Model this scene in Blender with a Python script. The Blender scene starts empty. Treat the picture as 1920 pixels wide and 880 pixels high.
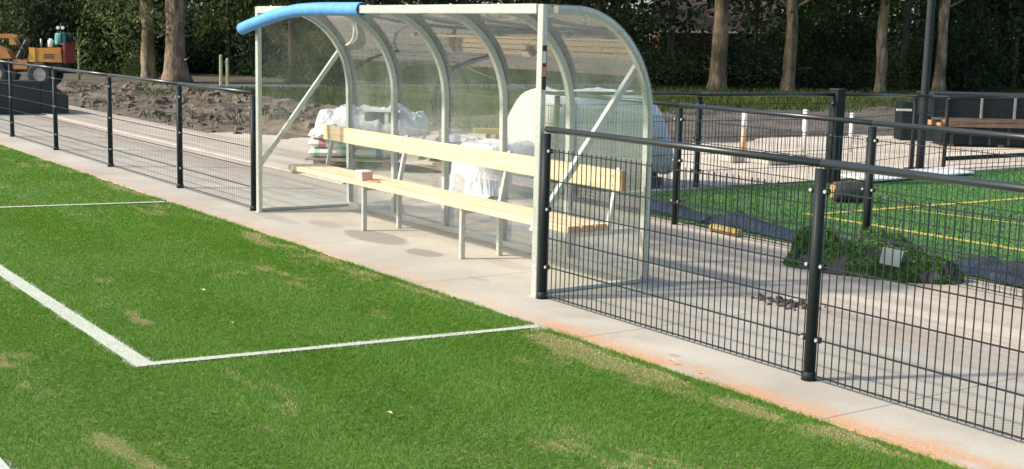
import bpy, math, random
import numpy as np
from mathutils import Vector, Matrix
RNG = np.random.default_rng(11)
random.seed(5)
S = bpy.context.scene
COL = S.collection
rad = math.radians

# ------------------------------------------------------------------ camera
F_PX, PITCH, ROLL, YAW = 2445.0, .1528, .0233, -.9666
CAM = np.array([7.241, -5.231, 1.813])
fw = np.array([math.sin(YAW)*math.cos(PITCH), math.cos(YAW)*math.cos(PITCH), -math.sin(PITCH)])
rt = np.array([math.cos(YAW), -math.sin(YAW), 0.0])
up = np.cross(rt, fw)
RT = rt*math.cos(ROLL)+up*math.sin(ROLL)
UP = -rt*math.sin(ROLL)+up*math.cos(ROLL)
cd = bpy.data.cameras.new('camera'); cam = bpy.data.objects.new('camera', cd); COL.objects.link(cam)
cam.matrix_world = Matrix(((RT[0], UP[0], -fw[0], CAM[0]), (RT[1], UP[1], -fw[1], CAM[1]), (RT[2], UP[2], -fw[2], CAM[2]), (0, 0, 0, 1)))
cd.sensor_width = 36; cd.lens = F_PX/1920*36; cd.clip_end = 900; cd.clip_start = .05
S.camera = cam

# ------------------------------------------------------------------ light
SUN_EL, SUN_TO = rad(36), np.array([.40, .9165])          # sunlight travels this way over the ground
sun_dir = np.array([SUN_TO[0]*math.cos(SUN_EL), SUN_TO[1]*math.cos(SUN_EL), -math.sin(SUN_EL)])
sd = bpy.data.lights.new('sun', 'SUN'); sd.energy = 4.0; sd.angle = rad(3.5); sd.color = (1, .91, .77)
so = bpy.data.objects.new('sun', sd); COL.objects.link(so)
so.rotation_euler = Vector(sun_dir).to_track_quat('-Z', 'Y').to_euler(); so.location = (0, 0, 20)
W = bpy.data.worlds.new('World'); S.world = W; W.use_nodes = True
wn = W.node_tree; bg = wn.nodes['Background']
sky = wn.nodes.new('ShaderNodeTexSky'); sky.sky_type = 'NISHITA'; sky.sun_disc = False
sky.sun_elevation = SUN_EL; sky.sun_rotation = math.atan2(-SUN_TO[0], -SUN_TO[1]); sky.dust_density = 2.0
wn.links.new(sky.outputs[0], bg.inputs[0]); bg.inputs[1].default_value = .15
S.view_settings.view_transform = 'Standard'; S.view_settings.look = 'None'
S.view_settings.exposure = .58; S.view_settings.gamma = 1
S.cycles.max_bounces = 7; S.cycles.transparent_max_bounces = 24; S.cycles.diffuse_bounces = 3; S.cycles.glossy_bounces = 4

# ------------------------------------------------------------------ materials
def mat(name, base=(.5, .5, .5), rough=.7, metal=0.0, spec=.5):
    m = bpy.data.materials.new(name); m.use_nodes = True
    b = m.node_tree.nodes['Principled BSDF']
    b.inputs['Base Color'].default_value = (*base, 1); b.inputs['Roughness'].default_value = rough
    b.inputs['Metallic'].default_value = metal; b.inputs['Specular IOR Level'].default_value = spec
    return m
class NT:
    def __init__(s, m): s.m = m; s.t = m.node_tree; s.b = s.t.nodes['Principled BSDF']
    def n(s, typ, **kw):
        x = s.t.nodes.new(typ)
        for k, v in kw.items(): setattr(x, k, v)
        return x
    def l(s, a, b): s.t.links.new(a, b)
    def pos(s, scale=(1, 1, 1), obj=False):
        if obj: o = s.n('ShaderNodeTexCoord').outputs['Object']
        else: o = s.n('ShaderNodeNewGeometry').outputs['Position']
        mp = s.n('ShaderNodeMapping'); mp.inputs['Scale'].default_value = scale; s.l(o, mp.inputs[0]); return mp.outputs[0]
    def noise(s, vec, scale, detail=4, rough=.55, dist=0):
        x = s.n('ShaderNodeTexNoise'); s.l(vec, x.inputs['Vector']); x.inputs['Scale'].default_value = scale
        x.inputs['Detail'].default_value = detail; x.inputs['Roughness'].default_value = rough; x.inputs['Distortion'].default_value = dist
        return x.outputs['Fac']
    def ramp(s, fac, stops):
        x = s.n('ShaderNodeValToRGB'); r = x.color_ramp
        while len(r.elements) < len(stops): r.elements.new(.5)
        for e, (p, c) in zip(r.elements, stops): e.position = p; e.color = (*c, 1) if len(c) == 3 else c
        s.l(fac, x.inputs[0]); return x.outputs[0]
    def mix(s, fac, a, b, mode='MIX'):
        x = s.n('ShaderNodeMix', data_type='RGBA', blend_type=mode)
        for sock, v in ((x.inputs[0], fac), (x.inputs[6], a), (x.inputs[7], b)):
            if hasattr(v, 'links'): s.l(v, sock)
            elif isinstance(v, (int, float)): sock.default_value = v
            else: sock.default_value = (*v, 1)
        return x.outputs[2]
    def math(s, op, a, b=None, c=None, clamp=False):
        x = s.n('ShaderNodeMath', operation=op); x.use_clamp = clamp
        for i, v in enumerate((a, b, c)):
            if v is None: continue
            if hasattr(v, 'links'): s.l(v, x.inputs[i])
            else: x.inputs[i].default_value = v
        return x.outputs[0]
    def step(s, v, lo, hi):
        x = s.n('ShaderNodeMapRange', interpolation_type='SMOOTHSTEP'); s.l(v, x.inputs[0])
        x.inputs[1].default_value = lo; x.inputs[2].default_value = hi; return x.outputs[0]
    def color(s, c): s.l(c, s.b.inputs['Base Color'])
    def bump(s, h, strength=.3, dist=.01):
        x = s.n('ShaderNodeBump'); x.inputs['Strength'].default_value = strength; x.inputs['Distance'].default_value = dist
        s.l(h, x.inputs['Height']); s.l(x.outputs[0], s.b.inputs['Normal'])
def mottled(name, stops, scale, rough=.85, bump=.3, dist=.01, stretch=(1, 1, 1), detail=6, obj=False, metal=0, fine=None):
    m = mat(name, rough=rough, metal=metal); t = NT(m); v = t.pos(stretch, obj)
    n = t.noise(v, scale, detail, .62); c = t.ramp(n, stops)
    if fine:
        f = t.noise(v, fine, 3, .6); c = t.mix(.5, c, t.ramp(f, [(.3, (.3, .3, .3)), (.7, (.72, .72, .72))]), 'OVERLAY'); n2 = f
    else: n2 = n
    t.color(c)
    if bump: t.bump(n2, bump, dist)
    return m

M = {}
M['post'] = mottled('dark_green_powder_coat', [(.3, (.013, .019, .02)), (.7, (.019, .026, .027))], 3, rough=.5, bump=0)
M['post'].node_tree.nodes['Principled BSDF'].inputs['Specular IOR Level'].default_value = .16
M['rail'] = mat('rail_coat', (.022, .029, .03), .32, 0, .5)
M['wire'] = mat('dark_wire', (.02, .025, .026), .5, 0, .3)
M['bolt'] = mat('zinc_bolt', (.7, .7, .7), .3, .6)
M['alu'] = mottled('aluminium', [(.25, (.45, .475, .445)), (.75, (.6, .62, .575))], 2.5, rough=.42, bump=.04, metal=.5, fine=60)
M['alu_rib'] = mottled('aluminium_rib', [(.25, (.42, .445, .41)), (.75, (.57, .59, .54))], 2.5, rough=.5, bump=.04, metal=.4, fine=60)
M['label_dark'] = mat('label_dark', (.02, .02, .022), .4)
M['label_white'] = mat('label_white', (.7, .7, .7), .4)
M['label_red'] = mat('label_red', (.45, .03, .03), .4)
M['soil'] = mottled('turned_soil', [(.3, (.06, .045, .034)), (.5, (.125, .097, .074)), (.74, (.24, .19, .145))], 1.9, rough=1, bump=.8, dist=.06, fine=9)
M['dark_soil'] = mottled('dark_soil', [(.3, (.05, .042, .036)), (.5, (.095, .08, .068)), (.75, (.17, .145, .12))], 1.1, rough=1, bump=.8, dist=.06, fine=7)
M['earth'] = mottled('earth', [(.3, (.05, .045, .03)), (.55, (.09, .08, .052)), (.75, (.15, .125, .085))], .6, rough=1, bump=.6, dist=.05, fine=6)
M['sand'] = mottled('sandy_yard', [(.28, (.4, .34, .26)), (.5, (.54, .47, .38)), (.75, (.66, .6, .5))], .8, rough=1, bump=.4, dist=.02, fine=14)
M['lawn'] = mottled('rough_lawn', [(.3, (.045, .062, .02)), (.52, (.07, .105, .028)), (.75, (.15, .14, .06))], .9, rough=1, bump=.6, dist=.04, fine=12)
M['lawn_blade'] = mottled('lawn_blade', [(.3, (.05, .09, .02)), (.6, (.1, .16, .035)), (.8, (.2, .19, .08))], .7, rough=.8, bump=0)
M['kerb'] = mottled('kerb_stone', [(.3, (.42, .39, .33)), (.7, (.55, .51, .44))], 3, rough=.95, fine=40)
M['paint'] = mottled('line_paint', [(.3, (.4, .45, .34)), (.7, (.6, .63, .54))], 40, rough=.9, bump=0)
M['film'] = mat('white_film', (.78, .78, .8), .35)
t = NT(M['film']); v = t.pos(); n = t.noise(v, 5, 5, .6, 1.2); t.bump(n, .7, .05); t.color(t.ramp(n, [(.3, (.74, .74, .77)), (.6, (.86, .86, .89))]))
M['sunlit_film'] = mat('sunlit_film', (.66, .6, .5), .5)  # sun glow on the end of the white sheet, painted as colour
M['sack'] = mat('white_sack', (.74, .74, .72), .55); t = NT(M['sack']); v = t.pos(); t.bump(t.noise(v, 9, 4, .6, .8), .5, .02)
M['print_green'] = mat('print_green', (.36, .6, .46), .5); M['print_red'] = mat('print_red', (.5, .2, .2), .5); M['print_blue'] = mat('print_blue', (.12, .33, .5), .5)
M['dark_hollow'] = mat('dark_grey_load', (.1, .105, .11), .8)
M['old_wood'] = mottled('pallet_wood', [(.3, (.24, .19, .13)), (.7, (.4, .32, .22))], 6, rough=.9, fine=40)
M['stake'] = mottled('pale_stake', [(.3, (.25, .26, .13)), (.7, (.36, .36, .2))], 6, rough=.9, bump=0)
M['blue_foam'] = mat('blue_foam', (.13, .4, .82), .6); t = NT(M['blue_foam']); v = t.pos(); n = t.noise(v, 14, 5, .6)
t.color(t.ramp(n, [(.3, (.075, .27, .66)), (.7, (.12, .36, .78))])); t.bump(t.noise(v, 160, 2), .25, .004)
M['foam_core'] = mat('foam_core', (.03, .07, .16), .9)
M['cable'] = mat('pale_cable', (.62, .6, .52), .5)
M['pinkbox'] = mat('pink_box', (.68, .4, .38), .6); M['boxlid'] = mat('box_lid', (.75, .62, .58), .6)
M['yellow'] = mottled('machine_yellow', [(.25, (.2, .11, .04)), (.5, (.46, .2, .035)), (.75, (.58, .27, .05))], 3.5, rough=.45, bump=0)
M['yellow2'] = mat('machine_bright_yellow', (.6, .36, .06), .5)
M['orange'] = mottled('machine_orange', [(.25, (.17, .09, .04)), (.5, (.4, .17, .04)), (.75, (.55, .25, .055))], 3.2, rough=.5, bump=0)
M['black'] = mat('black_plastic', (.018, .019, .02), .6); M['rubber'] = mat('rubber', (.03, .03, .03), .9)
M['steel'] = mat('grey_steel', (.35, .35, .35), .5, .5); M['red'] = mat('red_panel', (.3, .05, .045), .6); M['teal'] = mat('teal_cloth', (.09, .3, .27), .8)
M['white'] = mat('white_plastic', (.8, .8, .8), .5); M['lampglass'] = mat('lamp_glass', (.75, .78, .78), .15)
M['skip'] = mottled('dark_green_steel', [(.3, (.01, .016, .017)), (.7, (.018, .025, .026))], 2, rough=.6, bump=.1)
M['crate'] = mottled('dark_blue_green_panels', [(.3, (.005, .009, .012)), (.7, (.011, .017, .021))], 2, rough=.85, bump=.1)
M['crate'].node_tree.nodes['Principled BSDF'].inputs['Specular IOR Level'].default_value = .15
M['mast'] = mottled('mast_coat', [(.3, (.006, .011, .015)), (.7, (.01, .017, .021))], 2, rough=.7, bump=0)
M['net'] = mottled('blue_black_net', [(.3, (.012, .02, .035)), (.55, (.022, .045, .085)), (.75, (.05, .075, .115))], 7, rough=.9, bump=.9, dist=.05, fine=40)
M['turf_back'] = mottled('turf_backing', [(.3, (.018, .02, .02)), (.7, (.06, .064, .066))], 6, rough=.9, bump=.4)
M['turf_pale'] = mat('turf_pale', (.35, .4, .38), .8)
M['turf_green'] = mottled('turf_green', [(.3, (.035, .09, .026)), (.7, (.075, .16, .045))], 5, rough=.9, bump=.6, fine=50)
M['roll_core'] = mat('roll_core', (.42, .24, .09), .8)
M['brick'] = mat('brick_wall', (.22, .11, .08), .9)
M['tile'] = mat('roof_tile', (.12, .085, .075), .85)
t = NT(M['tile']); v = t.pos((1, 1, 1), True); w = t.n('ShaderNodeTexWave', wave_type='BANDS', bands_direction='Z'); t.l(v, w.inputs[0]); w.inputs['Scale'].default_value = 2.4
t.color(t.ramp(w.outputs['Fac'], [(.1, (.07, .05, .045)), (.5, (.085, .062, .057))]))
M['glass'] = mat('dark_glass', (.05, .06, .07), .1)
M['bollard'] = mottled('white_bollard', [(.3, (.66, .66, .62)), (.7, (.78, .78, .75))], 4, rough=.5, bump=0)
M['rust'] = mottled('rusty_stain', [(.3, (.45, .26, .14)), (.7, (.6, .4, .25))], 9, rough=.8, bump=0)

# pine boards
m = M['pine'] = mat('pine', rough=.6); t = NT(m); v = t.pos((.8, 14, 14)); n = t.noise(v, 2.2, 5, .6, .6)
v2 = t.pos((1, 1, 1)); k = t.n('ShaderNodeTexVoronoi'); t.l(v2, k.inputs[0]); k.inputs['Scale'].default_value = 3.1
knot = t.step(k.outputs['Distance'], .035, .012)
c = t.ramp(n, [(.28, (.5, .37, .21)), (.5, (.65, .52, .335)), (.72, (.72, .61, .42))]); c = t.mix(knot, c, (.36, .19, .08)); t.color(c); t.bump(n, .12, .003)
# end grain
M['end_grain'] = mottled('pine_end_grain', [(.3, (.4, .17, .06)), (.7, (.6, .32, .14))], 30, rough=.8, bump=0)

# clear sheet: see-through, mirror-like towards grazing, a little dusty
def clear_sheet(name, dust0, dust1, refl=.075):
    m = mat(name); t = NT(m); t.t.nodes.remove(t.b)
    out = t.t.nodes['Material Output']
    lw = t.n('ShaderNodeLayerWeight'); lw.inputs[0].default_value = .5
    f5 = t.math('POWER', lw.outputs['Facing'], 3.0); fac = t.math('MULTIPLY_ADD', f5, .85, refl, True)
    tr = t.n('ShaderNodeBsdfTransparent'); tr.inputs[0].default_value = (.955, .97, .96, 1)
    gl = t.n('ShaderNodeBsdfGlossy'); gl.inputs['Roughness'].default_value = .015; gl.inputs[0].default_value = (.95, .95, .95, 1)
    df = t.n('ShaderNodeBsdfDiffuse'); df.inputs[0].default_value = (.75, .75, .72, 1)
    tl = t.n('ShaderNodeBsdfTranslucent'); tl.inputs[0].default_value = (.75, .75, .72, 1)
    dd = t.n('ShaderNodeMixShader'); dd.inputs[0].default_value = .5; t.l(df.outputs[0], dd.inputs[1]); t.l(tl.outputs[0], dd.inputs[2])
    dust = t.noise(t.pos((1, 1, .4)), 2.2, 5, .6); dustf = t.math('MULTIPLY', t.step(dust, .3, .8), dust1); dustf = t.math('ADD', dustf, dust0)
    m1 = t.n('ShaderNodeMixShader'); t.l(dustf, m1.inputs[0]); t.l(tr.outputs[0], m1.inputs[1]); t.l(dd.outputs[0], m1.inputs[2])
    m2 = t.n('ShaderNodeMixShader'); t.l(fac, m2.inputs[0]); t.l(m1.outputs[0], m2.inputs[1]); t.l(gl.outputs[0], m2.inputs[2])
    bp = t.n('ShaderNodeBump'); bp.inputs['Strength'].default_value = .02; bp.inputs['Distance'].default_value = .003; t.l(t.noise(t.pos((.5, 1, 1)), 1.5, 1), bp.inputs['Height']); t.l(bp.outputs[0], gl.inputs['Normal'])
    t.l(m2.outputs[0], out.inputs[0])
    return m
M['sheet'] = clear_sheet('clear_polycarbonate', .06, .12); M['side_sheet'] = clear_sheet('clear_side_polycarbonate', .012, .035, .045)

# leaves and blades: two-sided, let some light through
def leaf_mat(name, stops, scale=.8, thru=.35, gloss=.0, objnoise=True):
    m = mat(name); t = NT(m); t.t.nodes.remove(t.b); out = t.t.nodes['Material Output']
    g = t.n('ShaderNodeNewGeometry'); n = t.noise(t.pos(), scale, 4, .6)
    f = t.math('MULTIPLY_ADD', g.outputs['Random Per Island'], .45, t.math('MULTIPLY', n, .55))
    c = t.ramp(f, stops)
    d = t.n('ShaderNodeBsdfDiffuse'); tl = t.n('ShaderNodeBsdfTranslucent'); t.l(c, d.inputs[0]); t.l(t.mix(1.0, c, (1.0, 1.0, .55), 'MULTIPLY'), tl.inputs[0])
    a = t.n('ShaderNodeMixShader'); a.inputs[0].default_value = thru; t.l(d.outputs[0], a.inputs[1]); t.l(tl.outputs[0], a.inputs[2])
    last = a.outputs[0]
    if gloss:
        gg = t.n('ShaderNodeBsdfGlossy'); gg.inputs['Roughness'].default_value = .5; gg.inputs[0].default_value = (.6, .65, .5, 1)
        b = t.n('ShaderNodeMixShader'); b.inputs[0].default_value = gloss; t.l(last, b.inputs[1]); t.l(gg.outputs[0], b.inputs[2]); last = b.outputs[0]
    t.l(last, out.inputs[0]); return m
M['leaf_dark'] = leaf_mat('leaf_dark', [(.2, (.024, .042, .03)), (.5, (.04, .064, .04)), (.8, (.075, .1, .052))])
M['leaf_mid'] = leaf_mat('leaf_mid', [(.2, (.035, .055, .025)), (.5, (.06, .09, .038)), (.8, (.11, .14, .06))])
M['leaf_pale_lit'] = leaf_mat('leaf_pale_lit', [(.2, (.06, .08, .045)), (.5, (.11, .135, .075)), (.8, (.19, .21, .12))])  # grey green leaves; the paleness also paints sunlight on foliage
M['blade'] = leaf_mat('grass_blade', [(.25, (.092, .225, .024)), (.5, (.128, .285, .038)), (.75, (.18, .345, .06))], .9, .38, .015)
M['straw'] = leaf_mat('straw_blade', [(.2, (.36, .27, .12)), (.5, (.48, .37, .19)), (.8, (.58, .47, .27))], .8, .2)
M['paint_blade'] = leaf_mat('painted_blade', [(.2, (.5, .54, .46)), (.6, (.62, .65, .58)), (.8, (.72, .74, .68))], 2, .15)
M['turf_fibre'] = leaf_mat('turf_fibre', [(.2, (.03, .085, .02)), (.5, (.06, .15, .034)), (.8, (.12, .23, .065))], 6, .2)
M['court_fibre'] = leaf_mat('court_fibre', [(.2, (.045, .14, .03)), (.5, (.075, .2, .05)), (.8, (.12, .26, .08))], .8, .25)
M['yellow_fibre'] = leaf_mat('yellow_fibre', [(.2, (.5, .38, .06)), (.6, (.62, .5, .1)), (.8, (.7, .58, .18))], 3, .2)

def bark(name, a, b, c, sc=5):
    m = mat(name, rough=.95); t = NT(m); v = t.pos((1, 1, .28)); n = t.noise(v, sc, 6, .65, .4); n2 = t.noise(t.pos(), 1.1, 3)
    t.color(t.mix(t.step(n2, .42, .66), t.ramp(n, [(.32, a), (.52, b), (.72, c)]), t.ramp(n, [(.3, (a[0]*.7, a[1]*.85, a[2]*.7)), (.7, (b[0]*.75, b[1]*.9, b[2]*.65))])))
    t.bump(n, .9, .06); return m
M['bark_tan'] = bark('bark_tan', (.045, .034, .024), (.17, .122, .078), (.36, .27, .175), 7)
M['bark_pine'] = bark('bark_pine', (.07, .05, .036), (.29, .2, .14), (.52, .39, .3), 7)
M['bark_dark'] = bark('bark_dark', (.03, .026, .02), (.065, .055, .042), (.11, .095, .075))
M['bark_pale_lit'] = bark('bark_pale_lit', (.07, .055, .036), (.25, .195, .13), (.48, .39, .27), 7)  # light bark, also used to paint sunlight onto a trunk

# ------------------------------------------------------------------ mesh helpers
class MB:
    def __init__(s): s.v = []; s.f = []; s.sm = []; s.mi = []; s.cur = 0
    def _add(s, vs, fs, smooth=False):
        o = len(s.v); s.v += [tuple(map(float, p)) for p in vs]
        for f in fs: s.f.append(tuple(i+o for i in f)); s.sm.append(smooth); s.mi.append(s.cur)
    def box(s, a, b):
        (x0, y0, z0), (x1, y1, z1) = a, b
        s._add([(x0, y0, z0), (x1, y0, z0), (x1, y1, z0), (x0, y1, z0), (x0, y0, z1), (x1, y0, z1), (x1, y1, z1), (x0, y1, z1)],
               [(0, 3, 2, 1), (4, 5, 6, 7), (0, 1, 5, 4), (1, 2, 6, 5), (2, 3, 7, 6), (3, 0, 4, 7)])
    def bar(s, p, q, w, h, ref=(0, 0, 1)):
        p, q = np.array(p, float), np.array(q, float); d = q-p; d /= np.linalg.norm(d); r = np.cross(d, ref)
        if np.linalg.norm(r) < 1e-4: r = np.cross(d, (1, 0, 0))
        r /= np.linalg.norm(r); u = np.cross(r, d); vs = []
        for e in (p, q):
            for a, b in ((-1, -1), (1, -1), (1, 1), (-1, 1)): vs.append(e+r*a*w/2+u*b*h/2)
        s._add(vs, [(0, 1, 2, 3), (7, 6, 5, 4), (0, 4, 5, 1), (1, 5, 6, 2), (2, 6, 7, 3), (3, 7, 4, 0)])
    def tube(s, pts, r, n=10, caps=True, ref=(0, 0, 1), flat=False):
        pts = [np.array(p, float) for p in pts]; rs = r if hasattr(r, '__len__') else [r]*len(pts); vs = []; fs = []
        pr = None
        for i, p in enumerate(pts):
            d = pts[min(i+1, len(pts)-1)]-pts[max(i-1, 0)]; d /= np.linalg.norm(d)
            if pr is None:
                a = np.cross(d, ref)
                if np.linalg.norm(a) < 1e-3: a = np.cross(d, (1, 0, 0))
            else: a = pr-d*np.dot(pr, d)
            a /= np.linalg.norm(a); pr = a; b = np.cross(d, a)
            off = math.pi/4 if n == 4 else 0; k = math.sqrt(2) if n == 4 else 1
            for j in range(n):
                t = 2*math.pi*j/n+off; vs.append(p+(a*math.cos(t)+b*math.sin(t))*rs[i]*k)
        for i in range(len(pts)-1):
            for j in range(n): fs.append((i*n+j, i*n+(j+1) % n, (i+1)*n+(j+1) % n, (i+1)*n+j))
        s._add(vs, fs, n > 4 and not flat)
        if caps:
            o = len(s.v)-len(vs)
            s.f += [tuple(o+j for j in range(n))[::-1], tuple(o+(len(pts)-1)*n+j for j in range(n))]; s.sm += [False]*2; s.mi += [s.cur]*2
    def prism(s, prof, axis, a, b):
        """profile of (p,q) pairs extruded along axis 0/1/2 between a and b"""
        n = len(prof); vs = []
        for e in (a, b):
            for p, q in prof: vs.append({0: (e, p, q), 1: (p, e, q), 2: (p, q, e)}[axis])
        s._add(vs, [tuple(range(n))[::-1], tuple(range(n, 2*n))]+[(i, (i+1) % n, n+(i+1) % n, n+i) for i in range(n)])
    def build(s, name, mats, parent=None, local=False, bevel=0):
        v = np.array(s.v, float)
        if parent is not None and not local: v = v-np.array(parent.location)
        me = bpy.data.meshes.new(name); me.from_pydata(v.tolist(), [], s.f)
        for m in (mats if isinstance(mats, (list, tuple)) else [mats]): me.materials.append(m)
        me.polygons.foreach_set('use_smooth', s.sm); me.polygons.foreach_set('material_index', s.mi); me.update()
        o = bpy.data.objects.new(name, me); COL.objects.link(o); o.parent = parent
        import bmesh
        bm = bmesh.new(); bm.from_mesh(me); bmesh.ops.recalc_face_normals(bm, faces=bm.faces)
        if bevel: bmesh.ops.bevel(bm, geom=list(bm.edges), offset=bevel, segments=2, affect='EDGES', clamp_overlap=True)
        bm.to_mesh(me); bm.free()
        return o
def fastmesh(name, V, Fa, mats, mi=None, smooth=False):
    me = bpy.data.meshes.new(name); k = Fa.shape[1]
    me.vertices.add(len(V)); me.vertices.foreach_set('co', np.ascontiguousarray(V, np.float32).ravel())
    me.loops.add(Fa.size); me.loops.foreach_set('vertex_index', np.ascontiguousarray(Fa, np.int32).ravel())
    me.polygons.add(len(Fa)); me.polygons.foreach_set('loop_start', np.arange(len(Fa), dtype=np.int32)*k)
    for m in mats: me.materials.append(m)
    if mi is not None: me.polygons.foreach_set('material_index', mi.astype(np.int32))
    if smooth: me.polygons.foreach_set('use_smooth', np.ones(len(Fa), bool))
    me.update(calc_edges=True); return me
def link(name, me, parent=None, loc=None):
    o = bpy.data.objects.new(name, me); COL.objects.link(o); o.parent = parent
    if loc is not None: o.location = loc
    return o
def tag(o, label=None, cat=None, group=None, kind=None):
    if label: o['label'] = label
    if cat: o['category'] = cat
    if group: o['group'] = group
    if kind: o['kind'] = kind
    return o
def thing(name, loc, label, cat, group=None, rz=0):
    o = bpy.data.objects.new(name, None); COL.objects.link(o); o.location = loc; o.rotation_euler = (0, 0, rz)
    o.empty_display_size = .1
    return tag(o, label, cat, group)
def copy_tree(o, parent=None):
    c = o.copy(); COL.objects.link(c); c.parent = parent
    for ch in list(o.children): copy_tree(ch, c)
    return c
# lattice noise
_T = np.random.default_rng(3).random((256, 256))
def vnoise(x, y):
    xi, yi = np.floor(x).astype(int), np.floor(y).astype(int); fx, fy = x-xi, y-yi
    fx, fy = fx*fx*(3-2*fx), fy*fy*(3-2*fy); g = lambda a, b: _T[a & 255, b & 255]
    return (g(xi, yi)*(1-fx)+g(xi+1, yi)*fx)*(1-fy)+(g(xi, yi+1)*(1-fx)+g(xi+1, yi+1)*fx)*fy
def fbm(x, y, o=4):
    s = 0; a = .5; n = 0
    for i in range(o): s = s+a*vnoise(x*2**i+17*i, y*2**i+31*i); n += a; a *= .5
    return s/n
def sheet(name, poly, z, m, kind='structure'):
    b = MB(); b._add([(x, y, z) for x, y in poly], [tuple(range(len(poly)))]); o = b.build(name, m); 
    if o.data.polygons[0].normal.z < 0: o.data.flip_normals()
    return tag(o, kind=kind)
def grid(name, x0, x1, y0, y1, step, hf, mats):
    nx, ny = int((x1-x0)/step)+1, int((y1-y0)/step)+1
    X, Y = np.meshgrid(np.linspace(x0, x1, nx), np.linspace(y0, y1, ny)); Z = hf(X, Y)
    V = np.stack([X, Y, Z], -1).reshape(-1, 3); i = np.arange(nx*ny).reshape(ny, nx)
    Fa = np.stack([i[:-1, :-1], i[:-1, 1:], i[1:, 1:], i[1:, :-1]], -1).reshape(-1, 4)
    return link(name, fastmesh(name, V, Fa, mats, smooth=True))
def blades(P, h, w, lean, bias=None):
    """one slim triangle per point"""
    n = len(P); a = RNG.random(n)*2*np.pi; b = RNG.random(n)*2*np.pi
    l = RNG.random(n)*lean*h; hh = h*(.6+.6*RNG.random(n))
    W_ = (w*(.7+.6*RNG.random(n)))[:, None]*.5*np.stack([np.cos(a), np.sin(a), 0*a], 1)
    tip = P+np.stack([np.cos(b)*l, np.sin(b)*l, hh], 1)
    if bias is not None: tip[:, :2] += bias*h[:, None]
    V = np.stack([P-W_, P+W_, tip], 1).reshape(-1, 3); return V, np.arange(3*n).reshape(-1, 3)
def inview(P, lo=-350, hi=2270, vlo=-1e9, vhi=1150):
    d = P-CAM; z = d@fw; u = 960+F_PX*(d@RT)/np.maximum(z, .1); v = 440-F_PX*(d@UP)/np.maximum(z, .1)
    return (z > .5) & (u > lo) & (u < hi) & (v < vhi) & (v > vlo), z

# ------------------------------------------------------------------ ground and pavings
o = sheet('ground', [(-420, -300), (300, -300), (300, 420), (-420, 420)], -.06, M['earth'])
m = M['pitch_base'] = mottled('pitch_base', [(.3, (.09, .15, .03)), (.6, (.13, .185, .045)), (.8, (.19, .21, .08))], 2.2, rough=1, fine=60)
sheet('pitch', [(-90, -70), (60, -70), (60, -.5), (-90, -.5)], -.012, m)

# concrete strip with slab joints, brick-red dust along its edge and damp stains
m = M['concrete'] = mat('concrete', rough=.9); t = NT(m); v = t.pos()
n = t.noise(v, .9, 6, .6); fn = t.noise(v, 70, 3, .7); stretch = t.noise(t.pos((.35, 2.2, 1)), 1.4, 4)
c = t.ramp(n, [(.3, (.35, .32, .26)), (.5, (.425, .395, .328)), (.72, (.505, .475, .4))])
c = t.mix(t.math('MULTIPLY', t.step(stretch, .5, .75), .35), c, (.36, .335, .3))
c = t.mix(.35, c, t.ramp(fn, [(.3, (.35, .35, .35)), (.7, (.65, .65, .65))]), 'OVERLAY')
sx = t.n('ShaderNodeSeparateXYZ'); g = t.n('ShaderNodeNewGeometry'); t.l(g.outputs['Position'], sx.inputs[0]); X, Y = sx.outputs[0], sx.outputs[1]
edge = t.math('ADD', Y, t.math('MULTIPLY', t.math('SUBTRACT', t.noise(t.pos((.7, 1.6, 1)), 3, 5, .65), .5), .34))
em = t.step(edge, -.24, -.44)
xm = t.math('ADD', t.noise(t.pos((1, 0, 0)), .8, 3), t.math('MULTIPLY', t.step(X, .2, 1.0), .35))
red = t.math('MULTIPLY', t.math('MULTIPLY', em, t.step(t.noise(t.pos((.6, 1, 1)), 2.6, 6, .7), .34, .5)), t.math('MAXIMUM', t.step(xm, .5, .75), .32)); grain = t.ramp(t.noise(v, 45, 3, .7), [(.3, (.2, .2, .2)), (.62, (1, 1, 1))])
red = t.math('MULTIPLY', red, t.math('MULTIPLY', grain, .95))
spk = t.step(t.noise(v, 120, 2, .5), .66, .74); c = t.mix(t.math('MULTIPLY', spk, .55), c, (.16, .14, .11)); c = t.mix(t.math('MULTIPLY', t.step(t.noise(v, 2.3, 6, .7), .52, .7), .4), c, (.33, .295, .24))
c = t.mix(red, c, (.54, .26, .1))
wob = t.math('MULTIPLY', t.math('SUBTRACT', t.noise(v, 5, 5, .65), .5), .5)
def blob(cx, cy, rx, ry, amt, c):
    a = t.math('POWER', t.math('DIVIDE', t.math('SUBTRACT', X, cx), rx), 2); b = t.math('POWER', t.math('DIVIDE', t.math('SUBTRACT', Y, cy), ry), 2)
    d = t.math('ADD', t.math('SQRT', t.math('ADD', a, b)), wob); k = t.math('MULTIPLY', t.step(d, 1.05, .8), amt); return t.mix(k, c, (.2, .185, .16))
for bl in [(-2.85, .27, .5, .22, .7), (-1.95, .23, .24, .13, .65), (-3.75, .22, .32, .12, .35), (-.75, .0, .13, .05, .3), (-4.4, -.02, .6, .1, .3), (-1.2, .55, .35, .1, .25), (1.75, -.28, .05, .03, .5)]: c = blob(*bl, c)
# slab joints every 2 m across the strip
fx = t.math('ABSOLUTE', t.math('SUBTRACT', t.math('FRACT', t.math('DIVIDE', t.math('ADD', X, 1.95*40-1.12+.975), 1.95)), .5))
j = t.step(fx, .0045, .0018); c = t.mix(t.math('MULTIPLY', j, .75), c, (.17, .155, .13))
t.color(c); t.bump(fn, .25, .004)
b = MB(); b.box((-60, -.5, -.25), (40, 1.1, 0)); tag(b.build('concrete_strip', m), kind='structure')

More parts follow.
